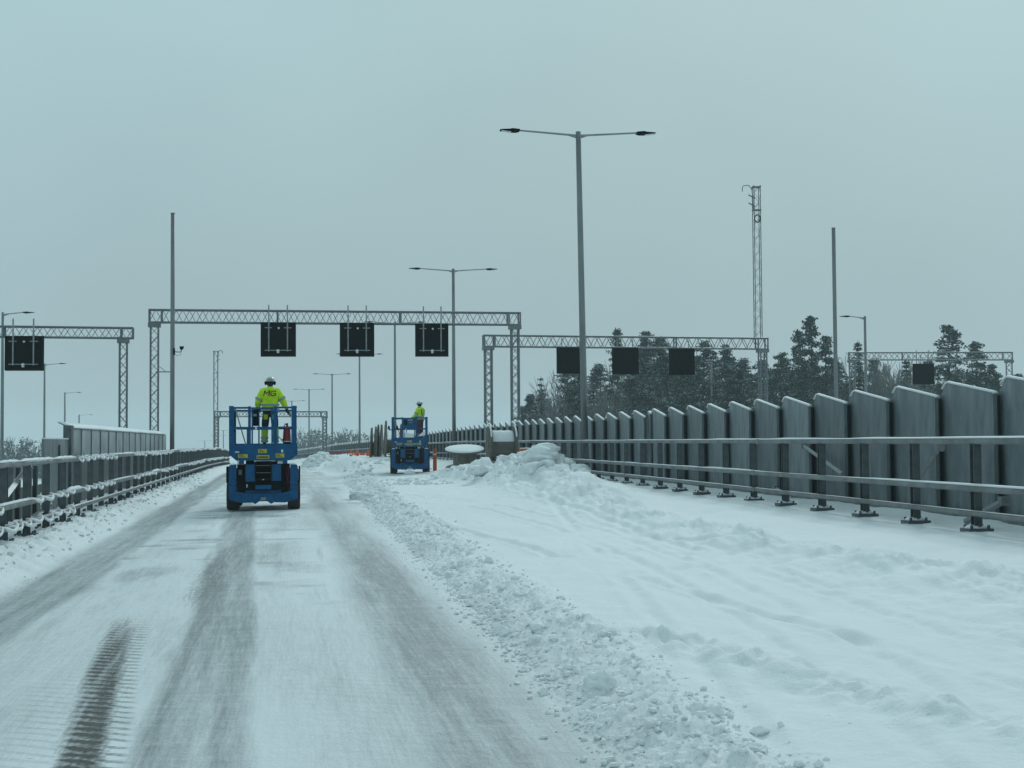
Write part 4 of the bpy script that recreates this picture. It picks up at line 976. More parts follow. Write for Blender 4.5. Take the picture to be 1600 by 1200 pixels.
    mb.bx(-.2, -.16, Ln - .05, Ln - .012, 1.72, zt - .05); mb.bx(.3, .34, Ln - .05, Ln - .012, 1.72, zt - .05); mb.build('front_rail', B, r)
    mb = MB(); mb.tube((-.71, .05, 2.62), (-.43, .12, 1.64), .016, 6); mb.build('gas_strut', M['grey'], r)
    mb = MB(); mb.bx(-.73, -.705, .02, .06, 2.0, 2.5); mb.build('hinge_bar', K, r)
    return r
def copy_only(r):      # dup the tree
    return dup(r)
lift = make_lift('nearer blue scissor lift seen from behind, yellow stickers on its platform apron')
x1 = xat(411.5, 36.4); lift.location = (x1, 36.4, gz(x1, 36.6) + .0); lift.rotation_euler = (0, .0, R(9.0))
lift2 = copy_only(lift); lift2['label'] = 'farther blue scissor lift with a board on its rail, beside the cable drums'
x2 = xat(640.5, 67.2); lift2.location = (x2, 67.2, gz(x2, 67.4) + .0); lift2.rotation_euler = (0, 0, R(4))
# extras that only one of them has
mb = MB(); mb.bx(-.30, -.13, .03, .16, 2.17, 2.60); o = mb.build('control_box', M['black'], lift, bev=.02); mb = MB(); mb.bx(-.27, -.17, .02, .029, 2.42, 2.48); mb.build('label_strip', M['grey'], o)
mb = MB(); mb.bx(-.12, .0, .08, .2, 2.2, 2.55); 
mb = MB(); mb.tube((.60, .13, 1.78), (.60, .13, 2.10), .085, 12); mb.ell((.60, .13, 2.10), (.085, .085, .07), 12, 4, 0.); mb.tube((.60, .13, 2.15), (.60, .13, 2.24), .03, 8); mb.tube((.60, .13, 2.2), (.53, .10, 2.22), .015, 6); ob = mb.build('fire_extinguisher', M['red'], None, smooth=False)
ob.parent = lift
mb = MB(); mb.tube((.53, .1, 2.19), (.50, .1, 1.76), .014, 6); mb.bx(.5, .7, .08, .2, 1.71, 1.755); mb.build('hose', M['black'], ob)
mb = MB(); mb.bx(-.58, -.26, .03, .5, 1.616, 1.66); mb.build('snow', M['snow'], lift)
# second lift: document board, beacons, snow
mb = MB(); mb.bx(-.38, .26, -.07, -.046, 2.14, 2.64); o = mb.build('document_board', M['blue'], lift2, bev=.006)
mb = MB(); mb.bx(-.10, .14, -.078, -.071, 2.50, 2.58); mb.bx(-.04, .12, -.078, -.071, 2.40, 2.43); mb.build('print', M['grey'], o)
mb = MB(); mb.ell((-.2, -.075, 2.42), (.09, .008, .16), 12, 6); mb.build('emblem', M['bluedark'], o)
for x in (-.99, -.60):
    mb = MB(); mb.tube((x, -.03, 2.10), (x, -.03, 2.19), .06, 10, .05); mb.ell((x, -.03, 2.19), (.05, .05, .09), 10, 4, 0); o = mb.build('beacon', M['black'], lift2); mb = MB(); mb.bx(x, x + .2 if x < -.9 else x + .1, -.04, -.01, 2.06, 2.10); mb.build('arm', M['black'], o)
mb = MB(); mb.prism([(-.28, 1.71), (.22, 1.71), (.22, 1.88), (-.1, 1.93), (-.28, 1.97)], -.02, .5); mb.prism([(.36, 1.76), (.70, 1.80), (.70, 2.02), (.62, 1.98)], .0, .4); mb.build('snow', M['snow'], lift2, bev=.02)
mb = MB(); mb.bx(-.64, -.36, -.05, -.038, 1.40, 1.47); mb.build('sticker', M['grey'], lift2); mb = MB(); mb.bx(-.28, .28, -.05, -.042, 1.36, 1.45); mb.build('sticker', M['grey'], lift2)
mb = MB(); mb.ell((0, -.25, .0), (.30, .3, .17), 14, 5, 0.0, jit=.05)
o = mb.build('snow_block', M['snow'], smooth=True); a = lift2.matrix_basis @ Vector((0, 0, 0)); o.location = lift2.location; tag(o, 'round snow mound right behind the farther lift, between its wheels', 'snow block', 'large blocks in and below the snow heap')

# ================================================================== people
def skin(name, V, E, Rr, m, parent=None, sub=2, loc=(0, 0, 0), root=0):
    me = bpy.data.meshes.new(name); me.from_pydata(V, E, []); me.materials.append(m)
    o = bpy.data.objects.new(name, me); COL.objects.link(o); o.location = loc
    if parent: o.parent = parent
    md = o.modifiers.new('skin', 'SKIN'); md.use_smooth_shade = True
    for i, rr in enumerate(Rr): 
        o.data.skin_vertices[0].data[i].radius = rr if isinstance(rr, tuple) else (rr, rr)
    o.data.skin_vertices[0].data[root].use_root = True
    if sub: s = o.modifiers.new('sub', 'SUBSURF'); s.levels = sub; s.render_levels = sub
    return o
def limb_body(name, parent, J, m):
    "whole continuous body: J = dict of joint positions"
    V = []; E = []; Rr = []
    def add(p, r, prev=None):
        V.append(tuple(p)); Rr.append(r); i = len(V) - 1
        if prev is not None: E.append((prev, i))
        return i
    pel = add(J['pelvis'], (.145, .105)); wa = add(J['waist'], (.13, .10), pel); ch = add(J['chest'], (.155, .11), wa); up = add(J['upchest'], (.13, .10), ch)
    nk = add(J['neck'], (.058, .058), up); hb = add(J['headb'], (.070, .080), nk); hm = add(J['headm'], (.078, .095), hb); ht = add(J['headt'], (.065, .08), hm)
    f = Vector(J['face']); hm_ = Vector(J['headm'])
    add(tuple(hm_ + f * .105 + Vector((0, 0, -.015))), (.014, .018), hm)       # nose
    side = Vector((f.y, -f.x, 0))
    for s in (-1, 1): add(tuple(hm_ + side * .085 * s + Vector((0, 0, -.01))), (.012, .02), hm)
    for s in ('L', 'R'):
        sh = add(J['sh' + s], (.068, .068), up); el = add(J['el' + s], (.048, .048), sh); wr = add(J['wr' + s], (.032, .030), el)
        w_ = Vector(J['wr' + s]); d = Vector(J['hd' + s]).normalized(); n = Vector(J.get('hn' + s, (0, 0, 1))).normalized(); t = d.cross(n).normalized()
        pm = add(tuple(w_ + d * .06), (.036, .02), wr)
        for k, (o_, ln) in enumerate(((-.030, .070), (-.010, .082), (.010, .077), (.030, .062))):
            b = add(tuple(w_ + d * .098 + t * o_), .0095, pm); c = add(tuple(w_ + d * (.098 + ln * .45) + t * o_ * 1.1 - n * .018), .0088, b); add(tuple(w_ + d * (.098 + ln * .55) + t * o_ * 1.1 - n * (.018 + ln * .5)), .008, c)
        b = add(tuple(w_ + d * .035 - t * .045 - n * .01), .011, pm); add(tuple(w_ + d * .075 - t * .055 - n * .035), .0095, b)
        hp = add(J['hp' + s], (.088, .088), pel); kn = add(J['kn' + s], (.062, .062), hp); an = add(J['an' + s], (.044, .044), kn); he = add(J['to' + s], (.042, .03), an)
    return skin(name, V, E, Rr, m, parent, 2)
def worker(label, loc, rz, J, jac, tro, shin, helm, mg=True, harness=False):
    r = limb_body('person', None, J, M['skin']); r.location = loc; r.rotation_euler = (0, 0, rz); tag(r, label, 'person', 'workers standing on the lifts')
    # jacket
    V = [J['hem'], J['waist'], J['chest'], J['upchest'], tuple(Vector(J['neck']) + Vector((0, 0, -.02)))]; E = [(0, 1), (1, 2), (2, 3), (3, 4)]; Rr = [(.225, .15), (.225, .16), (.25, .17), (.215, .15), (.095, .09)]
    for s in ('L', 'R'):
        i = len(V); V += [J['sh' + s], tuple((Vector(J['sh' + s]) + Vector(J['el' + s])) / 2), J['el' + s], tuple(Vector(J['el' + s]) * .15 + Vector(J['wr' + s]) * .85)]
        E += [(3, i), (i, i + 1), (i + 1, i + 2), (i + 2, i + 3)]; Rr += [.118, .108, .094, .066]
    j = skin('jacket', V, E, Rr, jac, r, 2)
    nk = Vector(J['neck']); f = Vector(J['face'])
    mb = MB(); mb.ell(tuple(nk - f * .055 + Vector((0, 0, -.035))), (.135, .095, .075), 16, 8); mb.ell(tuple(nk + Vector((0, 0, .0))), (.10, .10, .06), 16, 8); mb.build('hood', jac, j, smooth=True)
    # reflective bands
    def ring(p, q, rad, wv, par, m=M['reflect'], sx=1, sy=1):
        p = Vector(p); q = Vector(q); d = (q - p).normalized() * wv / 2
        mb = MB(); a = p - d; b = p + d
        if sx != 1 or sy != 1:
            n = 24; V2 = [(a.x + rad * sx * math.cos(2 * math.pi * k / n), a.y + rad * sy * math.sin(2 * math.pi * k / n), a.z if z_ == 0 else b.z) for z_ in (0, 1) for k in range(n)]
            mb.add(V2, [(k, (k + 1) % n, n + (k + 1) % n, n + k) for k in range(n)])
        else: mb.tube(a, b, rad, 16, cap=False)
        return mb.build('reflective_band', m, par, smooth=True)
    w_ = Vector(J['waist']); h = Vector(J['hem'])
    ring(w_ + Vector((0, 0, .02)), w_ + Vector((0, 0, 1)), .238, .05, j, sx=1.0, sy=.76); ring(h + Vector((0, 0, .045)), h + Vector((0, 0, 1)), .240, .05, j, sx=1.0, sy=.74)
    for s in ('L', 'R'):
        a = Vector(J['sh' + s]); b = Vector(J['el' + s]); ring(a.lerp(b, .72), b, .112, .06, j)
        sgn = -1 if s == 'L' else 1
        mb = MB(); c = a + Vector((0, 0, .055)); mb.ell(tuple(c * .92 + nk * .08 - Vector((0, 0, .01))), (.05, .055, .045), 10, 6); mb.build('shoulder_patch', M['navy'], j, smooth=True)
        # glove over the hand, fingers kept apart
        wv = Vector(J['wr' + s]); d = Vector(J['hd' + s]).normalized(); n = Vector(J.get('hn' + s, (0, 0, 1))).normalized(); t = d.cross(n).normalized()
        V = [tuple(wv - d * .05), tuple(wv + d * .01), tuple(wv + d * .07)]; E = [(0, 1), (1, 2)]; Rr = [.050, .044, (.046, .030)]
        for o_, ln in ((-.033, .070), (-.011, .082), (.011, .077), (.033, .062)):
            i = len(V); V += [tuple(wv + d * .105 + t * o_), tuple(wv + d * (.105 + ln * .45) + t * o_ * 1.1 - n * .02), tuple(wv + d * (.105 + ln * .55) + t * o_ * 1.1 - n * (.02 + ln * .55))]; E += [(2, i), (i, i + 1), (i + 1, i + 2)]; Rr += [.0125, .012, .011]
        i = len(V); V += [tuple(wv + d * .04 - t * .055 - n * .01), tuple(wv + d * .08 - t * .062 - n * .04)]; E += [(2, i), (i, i + 1)]; Rr += [.014, .012]
        skin('glove', V, E, Rr, M['navy'], r, 2)
    # trousers: dark thighs, bright shins as their own pieces
    V = [J['hem'], J['pelvis']]; E = [(0, 1)]; Rr = [(.165, .12), (.165, .13)]
    for s in ('L', 'R'):
        i = len(V); k = Vector(J['kn' + s]); hp = Vector(J['hp' + s]); V += [tuple(hp), tuple((hp + k) / 2), tuple(k)]; E += [(1, i), (i, i + 1), (i + 1, i + 2)]; Rr += [.118, .108, .092]
    t_ = skin('trousers', V, E, Rr, tro, r, 2, root=1)
    for s in ('L', 'R'):
        k = Vector(J['kn' + s]); a = Vector(J['an' + s]); top = k + Vector((0, 0, .06))
        g = skin('trouser_leg', [tuple(top), tuple(k), tuple((k + a) / 2), tuple(a + Vector((0, 0, .0)))], [(0, 1), (1, 2), (2, 3)], [.094, .098, .092, .088], shin, t_, 2)
        ring(k.lerp(a, .62), a, .100, .055, g); ring(k.lerp(a, .86), a, .098, .05, g)
        if mg: mb = MB(); hp = Vector(J['hp' + s]); c = hp.lerp(k, .28); mb.box((c.x, c.y - .105, c.z), (.11, .03, .13), 0, rx=.05); mb.build('pocket', M['hivisdull'], t_, bev=.008)
        to = Vector(J['to' + s]); skin('boot', [tuple(a + Vector((0, 0, .03))), tuple(a + Vector((0, 0, -.045))), tuple(to + Vector((0, 0, -.005)))], [(0, 1), (1, 2)], [.062, .055, (.046, .036)], M['navy'], r, 2)
    # helmet
    hm = Vector(J['headm']); mb = MB(); c = hm + Vector((0, 0, .035)) - f * .005
    mb.ell(tuple(c), (.122, .140, .125), 24, 10, -.12); o = mb.build('helmet', helm, r, smooth=True)
    mb = MB(); n = 24; V2 = []
    for rr, z_ in ((.120, -.016), (.155, -.022), (.155, -.012), (.120, -.004)):
        for k in range(n): a = 2 * math.pi * k / n; q = rr * (1 + .12 * max(0, math.cos(a - math.atan2(f.y, f.x)))); V2.append((c.x + q * math.cos(a), c.y + q * 1.1 * math.sin(a), c.z + z_))
    mb.add(V2, [(i * n + k, i * n + (k + 1) % n, ((i + 1) % 4) * n + (k + 1) % n, ((i + 1) % 4) * n + k) for i in range(4) for k in range(n)]); mb.build('brim', M['black'], o, smooth=True)
    sd_ = Vector((f.y, -f.x, 0))
    for s in (-1, 1): mb = MB(); mb.ell(tuple(hm + sd_ * .115 * s + Vector((0, 0, -.01)) ), (.032, .045, .055), 12, 8); mb.build('ear_defender', M['black'], o, smooth=True)
    mb = MB(); 
    for k in (-1, 0, 1): mb.box((c.x + sd_.x * .045 * k - f.x * .135, c.y + sd_.y * .045 * k - f.y * .128, c.z + .03), (.022, .022, .07))
    mb.build('vent', M['grey'], o)
    mb = MB(); mb.ell(tuple(hm - f * .03 + Vector((0, 0, -.03))), (.088, .088, .075), 14, 8); mb.build('hair', M['navy'], r, smooth=True)
    # face details
    for s in (-1, 1): mb = MB(); mb.ell(tuple(hm + f * .092 + sd_ * .032 * s + Vector((0, 0, .01))), (.012, .012, .010), 8, 6); mb.build('eye', M['ink'], r, smooth=True)
    mb = MB(); mb.box(tuple(hm + f * .097 + Vector((0, 0, -.055))), (.045 if abs(f.y) > .5 else .012, .012 if abs(f.y) > .5 else .045, .008)); mb.build('mouth', M['maroon'], r)
    if harness:
        up_ = Vector(J['upchest']); 
        mb = MB()
        for s in ('L', 'R'):
            sh = Vector(J['sh' + s]) * .75 + nk * .25; hh = Vector(J['waist'])
            for ff in (-1, 1): mb.path([sh + Vector((0, 0, .09)), sh + Vector((0, ff * .155, -.05)), Vector((sh.x * .7 + hh.x * .3, hh.y + ff * .165, hh.z + .06))], .022, 6)
        mb.build('harness', M['navy'], j)
    return r, j
J1 = dict(hem=(0, 0, .93), pelvis=(0, 0, .96), waist=(0, .01, 1.08), chest=(0, .02, 1.28), upchest=(0, .02, 1.42), neck=(0, .035, 1.53), headb=(0, .045, 1.60), headm=(0, .05, 1.68), headt=(0, .05, 1.77), face=(0, 1, 0),
          shL=(-.185, .02, 1.44), elL=(-.315, .03, 1.17), wrL=(-.31, .24, 1.01), hdL=(.2, .9, -.25), shR=(.185, .02, 1.44), elR=(.335, .04, 1.19), wrR=(.43, .10, .97), hdR=(.35, .25, -.9), hnR=(-1, 0, 0),
          hpL=(-.10, 0, .90), knL=(-.135, .02, .50), anL=(-.145, 0, .10), toL=(-.15, .15, .045), hpR=(.10, 0, .90), knR=(.13, .02, .50), anR=(.135, .0, .10), toR=(.14, .15, .045))
dz = 1.617
def on_lift(L_, v): return (Matrix.Translation(L_.location) @ Matrix.Rotation(L_.rotation_euler[2], 4, 'Z')) @ Vector(v)
p1, jk = worker('worker in bright yellow jacket and white helmet, back turned, on the nearer lift', on_lift(lift, (.165, .42, dz)), R(9), J1, M['hivis'], M['navy'], M['hivisdull'], M['helmet'])
# letters M G on the jacket's back (flat heat-press lettering)
def letters(par, m, x, y, z, h):
    def stroke(mb, pts, wv):
        for a, b in zip(pts[:-1], pts[1:]):
            a = Vector((a[0], 0, a[1])); b = Vector((b[0], 0, b[1])); d = (b - a).normalized(); n = Vector((-d.z, 0, d.x)) * wv / 2; a = a - d * wv * .35; b = b + d * wv * .35
            V = [a - n, b - n, b + n, a + n]; V = [(x + (p.x + .12 * p.z) * h, y, z + p.z * h) for p in V] + [(x + (p.x + .12 * p.z) * h, y + .012, z + p.z * h) for p in V]
            mb.add(V, [(0, 1, 2, 3), (7, 6, 5, 4), (0, 4, 5, 1), (1, 5, 6, 2), (2, 6, 7, 3), (3, 7, 4, 0)])
    mb = MB(); stroke(mb, [(-1.25, 0), (-1.15, 1)], .22); stroke(mb, [(-1.15, 1), (-.72, .42), (-.15, 1)], .2); stroke(mb, [(-.15, 1), (-.2, .0)], .24); mb.build('letter_m', m, par)
    mb = MB(); stroke(mb, [(1.15, .86), (.75, .98), (.32, .92), (.12, .55), (.25, .12), (.7, .0), (1.12, .08), (1.15, .45), (.72, .46)], .19); mb.build('letter_g', m, par)
letters(jk, M['logo'], -.005, -.205, 1.335, .125)
J2 = dict(J1); J2.update(shL=(-.18, 0, 1.44), elL=(-.24, .12, 1.18), wrL=(-.16, .34, 1.05), shR=(.18, 0, 1.44), elR=(.26, .1, 1.18), wrR=(.2, .33, 1.06), hdR=(0, 1, -.2), hnR=(0, 0, 1))
p2, j2 = worker('worker in yellow vest, harness and brown trousers on the farther lift', on_lift(lift2, (.50, .9, dz)), R(4 + 62), J2, M['hivis'], M['maroon'], M['maroon'], M['helmet'], mg=False, harness=True)

# ================================================================== cable drums
def drum(label, loc, dia, wid, core, rot, snow=True, fl=.09, mats=None, worn=False, seed=0):
    "axis along local x"
    rnd = random.Random(seed); root = empty('cable_drum', loc); root.rotation_euler = rot; tag(root, label, 'cable drum', 'wooden cable drums')
    Rr = dia / 2
    for s in (-1, 1):
        x = s * (wid / 2 - fl / 2); mb = MB(); n = 11
        for k in range(n):     # planks across the disc
            a = -Rr + 2 * Rr * k / n + .006; b = -Rr + 2 * Rr * (k + 1) / n - .006
            ha = math.sqrt(max(0, Rr * Rr - a * a)); hb = math.sqrt(max(0, Rr * Rr - b * b)); hm_ = math.sqrt(max(0, Rr * Rr - ((a + b) / 2) ** 2))
            ex = rnd.uniform(-.30, .16) if worn else 0
            pts = [(a, -ha), ((a + b) / 2, -hm_), (b, -hb), (b, hb + ex * .5), ((a + b) / 2, hm_ + ex), (a, ha + ex * .2)]
            mb.prism(pts, x - fl / 2, x + fl / 2, plane='yz')
        o = mb.build('flange', M['wood'], root)
        mb = MB(); mb.tube((x + s * fl / 2, 0, 0), (x + s * (fl / 2 + .02), 0, 0), .14, 14); mb.build('hub_plate', M['darksteel'], o)
        if snow and not worn:
            mb = MB(); pts = []
            for t in np.linspace(-1.15, 1.15, 19): pts.append((x, Rr * math.sin(t), Rr * math.cos(t)))
            for i in range(18):
                a, b = Vector(pts[i]), Vector(pts[i + 1]); mb.tube(a, b, .034, 7)
            mb.build('snow', M['snow'], o, smooth=True)
    mb = MB(); mb.tube((-wid / 2 + fl, 0, 0), (wid / 2 - fl, 0, 0), core, 24); o = mb.build('core', M['wooddark'], root)
    return root, o
YD = 57.5; xd = xat(784, YD); zc = zat(784, 690.5, YD)
dr, core = drum('upright cable drum with snow on its core, tight against the right rail', (xd, YD, zc - .10), 1.48, 1.12, .50, (0, 0, R(9)), fl=.10)
mb = MB(); V = []; n = 10; ks = 14      # snow sitting on the core between the flanges
for i in range(ks + 1):
    x = -.44 + .88 * i / ks
    for j in range(n + 1):
        t = -1.35 + 2.7 * j / n; rr = .505 + (.06 + .008 * math.sin(i * 1.3)) * max(0, math.cos(t * 1.1)) ** .6; V.append((x, rr * math.sin(t), rr * math.cos(t)))
mb.add(V, [(i * (n + 1) + j, i * (n + 1) + j + 1, (i + 1) * (n + 1) + j + 1, (i + 1) * (n + 1) + j) for i in range(ks) for j in range(n)] + [tuple(range(n, -1, -1)), tuple(range(ks * (n + 1), (ks + 1) * (n + 1)))])
mb.build('snow', M['snow'], core, smooth=True)
YT = 56.0; pt = at(726, 703, YT)
dr2, core2 = drum('smaller cable drum lying on its side like a table under a snow disc', (pt.x, pt.y, pt.z - .36), 1.52, .80, .46, (R(9), R(90), R(0)), snow=False, fl=.07)
dr2.rotation_euler = Matrix.Rotation(R(9), 3, 'X').to_4x4().to_euler(); dr2.matrix_basis = Matrix.Translation((pt.x, pt.y, pt.z - .36)) @ Matrix.Rotation(R(11), 4, 'X') @ Matrix.Rotation(R(-90), 4, 'Y')
mb = MB(); V = []; n = 28
for k, (rr, x) in enumerate(((.77, .40), (.775, .425), (.74, .445), (.5, .46), (.2, .462))):
    for j in range(n): t = 2 * math.pi * j / n; V.append((x, rr * math.cos(t), rr * math.sin(t)))
mb.add(V, [(i * n + j, i * n + (j + 1) % n, (i + 1) * n + (j + 1) % n, (i + 1) * n + j) for i in range(4) for j in range(n)] + [tuple(range(4 * n, 5 * n)), tuple(range(n - 1, -1, -1))])
mb.build('snow', M['snow'], [c for c in KIDS(dr2) if c.name.startswith('flange')][1], smooth=True)
# broken big drums left of the second lift
for (pxc, Y_, dia, wid, top, rzz, lab, sd_) in ((583, 86, 2.6, .34, 668, 4, 'leftmost worn drum with splintered boards left of the farther lift', 3), (592.5, 84, 2.6, .30, 666, 2.5, 'middle worn drum end with jagged top left of the farther lift', 4), (614, 82.0, 2.7, 1.0, 661, 7, 'rightmost worn drum with a core half hidden by the farther lift', 5)):
    zt = zat(pxc, top, Y_); drum(lab, (xat(pxc, Y_), Y_, zt - dia / 2), dia, wid, .38, (0, R(2), R(rzz)), False, .10, worn=True, seed=sd_)

# ================================================================== orange barriers
def barrier_post(px, y0, y1, Y, label, wpx=5, m=None):
    a = at(px, y1, Y); h = (y1 - y0) * Y / F + .55; w_ = wpx * Y / F; root = empty('barrier_post', (a.x, a.y, a.z - .55)); tag(root, label, 'barrier post', 'orange barrier posts in the closed lane')
    mb = MB(); mb.prism([(-w_ * .5, 0), (w_ * .5, 0), (w_ * .42, h * .96), (w_ * .25, h), (-w_ * .25, h), (-w_ * .42, h * .96)], -.11, .11); mb.build('body', m or M['orange'], root, bev=.015)
    mb = MB(); mb.bx(-w_ * .46, w_ * .46, -.118, -.111, h * .72, h * .8); mb.build('reflective_strip', M['white'], root); return root
barrier_post(548.5, 703, 717, 92, 'leftmost orange post of the row left of the worn drums', 4.5)
barrier_post(558.5, 703, 712, 96, 'second orange post from the left in the row by the worn drums', 4.5)
barrier_post(575.5, 704, 714, 92, 'third orange post from the left in the row by the worn drums', 5)
barrier_post(679.5, 701, 720, 71, 'single orange post standing right of the farther lift', 6)
a = at(584.5, 716, 90); root = empty('barrier_light_box', (a.x, a.y, a.z - .4)); tag(root, 'amber and orange box at the foot of the worn drums', 'box')
mb = MB(); mb.bx(-.17, .17, -.15, .15, 0, .8); mb.build('case', M['amber'], root, bev=.03); mb = MB(); mb.bx(-.14, .14, -.16, -.151, .5, .7); mb.build('panel', M['orange'], root)
p = at(546, 709, 93); q = at(582, 710, 91); root = empty('barrier_board', p); tag(root, 'orange horizontal board joining the barrier posts', 'barrier board')
mb = MB(); v = Vector(q) - Vector(p); mb.box(tuple(v / 2), (v.length, .05, .16), math.atan2(v.y, v.x)); mb.build('board', M['orange'], root)
mb = MB()
for f in (.2, .45, .7): mb.box(tuple(v * f + Vector((0, -.03, 0))), (.10, .012, .15), math.atan2(v.y, v.x), ry=.0)
mb.build('stripe', M['white'], root)
p = at(509, 708, 108); q = at(545, 706.5, 104); root = empty('barrier_board', p); tag(root, 'long thin red and white striped board across the far closed lane', 'barrier board')
v = Vector(q) - Vector(p); mb = MB(); mb.box(tuple(v / 2), (v.length, .04, .12), math.atan2(v.y, v.x)); mb.build('board', M['red'], root)
mb = MB()
for k in range(6): mb.box(tuple(v * (.08 + k * .16) + Vector((0, -.025, 0))), (.14, .012, .11), math.atan2(v.y, v.x))
mb.build('stripe', M['white'], root)
mb = MB()
for f in (.05, .5, .95): c = v * f; mb.bx(c.x - .02, c.x + .02, c.y + .02, c.y + .06, -.9, .06)
mb.build('upright', M['darksteel'], root)
a = at(822, 708, 54.6); root = empty('warning_box', (a.x, a.y, a.z - .5)); tag(root, 'orange and amber box half buried between upright drum and snow heap', 'box')
mb = MB(); mb.bx(-.25, .25, -.18, .18, 0, .68); mb.build('case', M['orange'], root, bev=.03); mb = MB(); mb.bx(-.16, .1, -.19, -.181, .52, .62); mb.build('reflector', M['amber'], root); mb = MB(); mb.ell((0, 0, .68), (.26, .19, .03), 12, 3, 0.); mb.build('snow', M['snow'], root, smooth=True)

# ================================================================== trees
def leaf_quads(mb, c, r, n, sz, flat=.6, rnd=random):
    for _ in range(n):
        d = Vector((rnd.gauss(0, 1), rnd.gauss(0, 1), rnd.gauss(0, 1) * flat)); d = d.normalized() * r * rnd.random() ** .45; d.z *= flat
        p = Vector(c) + d; nr = Vector((rnd.gauss(0, .9), rnd.gauss(0, .9), 1)).normalized(); a = nr.orthogonal().normalized(); a = Matrix.Rotation(rnd.uniform(0, 6.28), 3, nr) @ a; b = nr.cross(a); s = sz * rnd.uniform(.6, 1.3)
        mb.add([tuple(p + a * s), tuple(p + b * s * .45), tuple(p - a * s * .9), tuple(p - b * s * .5)], [(0, 1, 2, 3)])
def pine_tpl(seed, crown0=.38, width=.19, dens=1.0, peak=1.0):
    rnd = random.Random(seed); T = MB(); C = MB(); H_ = 10.0
    pts = [(rnd.uniform(-.06, .06) * (k > 0), rnd.uniform(-.06, .06) * (k > 0), H_ * k / 6 * .98) for k in range(7)]; T.path(pts, [.17, .15, .13, .11, .085, .05, .02], 7)
    n = int(84 * dens)
    for i in range(n):
        f = crown0 + (1 - crown0) * (i + rnd.random()) / n; z = H_ * f; u = (f - crown0) / (1 - crown0)
        R_ = H_ * width * ((1 - u) ** .62 * min(1, .55 + u * 3) + .05) * rnd.uniform(.50, 1.12)
        a = rnd.uniform(0, 6.28); tip = Vector((math.cos(a) * R_, math.sin(a) * R_, z + R_ * rnd.uniform(-.15, .30)))
        T.tube((0, 0, z), tip, .035, 4, .012, cap=False)
        for k in (.55, .8, 1.0):
            c = Vector((0, 0, z)).lerp(tip, k) + Vector((rnd.uniform(-.15, .15), rnd.uniform(-.15, .15), .05)); leaf_quads(C, c, .27 + .20 * R_ * .5, 19, .105, .6, rnd)
    leaf_quads(C, (0, 0, H_ * .985), .25, 20, .13, 1, rnd)
    return T.mesh('trunk', M['bark']), C.mesh('crown', M['pine'])
def spruce_tpl(seed, width=.17, sparse=0.0, mat_='spruce'):
    rnd = random.Random(seed); T = MB(); C = MB(); H_ = 10.0; T.tube((0, 0, 0), (0, 0, H_), .16, 7, .012)
    z = H_ * .10
    while z < H_ * .985:
        u = z / H_; R_ = H_ * width * (1 - u) ** .8 * rnd.uniform(.8, 1.1) + .08; nb = 5 if u > .8 else 7
        a0 = rnd.uniform(0, 6.28)
        for k in range(nb):
            if rnd.random() < sparse * .5: continue
            a = a0 + 6.283 * k / nb + rnd.uniform(-.3, .3); L_ = R_ * rnd.uniform(.65, 1.1); tip = Vector((math.cos(a) * L_, math.sin(a) * L_, z - L_ * rnd.uniform(.12, .42)))
            T.tube((0, 0, z), tip, .022, 3, .008, cap=False)
            m = max(2, int(L_ / .22))
            for j in range(m):
                c = Vector((0, 0, z)).lerp(tip, (j + .8) / m); leaf_quads(C, c, .13 + .10 * (1 - sparse), int(10 * (1 - sparse) + 2), .10, .7, rnd)
        z += (.30 if sparse < .3 else .42) * rnd.uniform(.8, 1.2)
    return T.mesh('trunk', M['bark']), C.mesh('crown', M[mat_])
def bare_tpl(seed, spread=.55, depth=5, tw=.016):
    rnd = random.Random(seed); T = MB(); C = MB()
    def br(p, d, L_, r, k):
        n = 3 if k < 2 else 2; q = p; dd = d
        for i in range(n):
            nd = (dd + Vector((rnd.uniform(-.14, .14), rnd.uniform(-.14, .14), rnd.uniform(-.02, .10)))).normalized(); q2 = q + nd * L_ / n
            (T if k < 2 else C).tube(q, q2, max(tw, r * (1 - .3 * i / n)), 4 if k < 2 else 3, max(tw * .8, r * (1 - .3 * (i + 1) / n)), cap=False)
            q = q2; dd = nd
            if k < depth and (i < n - 1 or True):
                for _ in range(rnd.choice((1, 2)) if k else 2):
                    a = rnd.uniform(0, 6.28); o_ = dd.orthogonal().normalized(); o_ = Matrix.Rotation(a, 3, dd) @ o_
                    b = (dd + o_ * rnd.uniform(.4, .8) * spread * 1.6 + Vector((0, 0, .12))).normalized(); br(q, b, L_ * rnd.uniform(.50, .72), r * .55, k + 1)
        if k < depth: br(q, dd, L_ * .7, r * .6, k + 1)
    br(Vector((0, 0, 0)), Vector((0, 0, 1)), 3.6, .13, 0)
    V = np.concatenate(C.v); V2 = np.concatenate(T.v); mz = max(V[:, 2].max(), V2[:, 2].max()); k = 10.0 / mz
    C.v = [V * k]; T.v = [V2 * k]
    return T.mesh('trunk', M['bark']), C.mesh('crown', M['twig'])
PINES = [pine_tpl(1, .25, .17), pine_tpl(2, .35, .18), pine_tpl(3, .20, .21, 1.2), pine_tpl(4, .45, .14, .8), pine_tpl(9, .12, .22, 1.3)]
SPR = [spruce_tpl(5, .15), spruce_tpl(6, .18), spruce_tpl(7, .15, .55)]
BARE = [bare_tpl(11, .50, 4), bare_tpl(12, .42, 4), bare_tpl(13, .6, 4)]
TREES = []
def tree(px, ptop, Y, tpl, kind, wsc=1.0, rz=None):
    TREES.append((px, ptop, Y, tpl, kind, wsc))
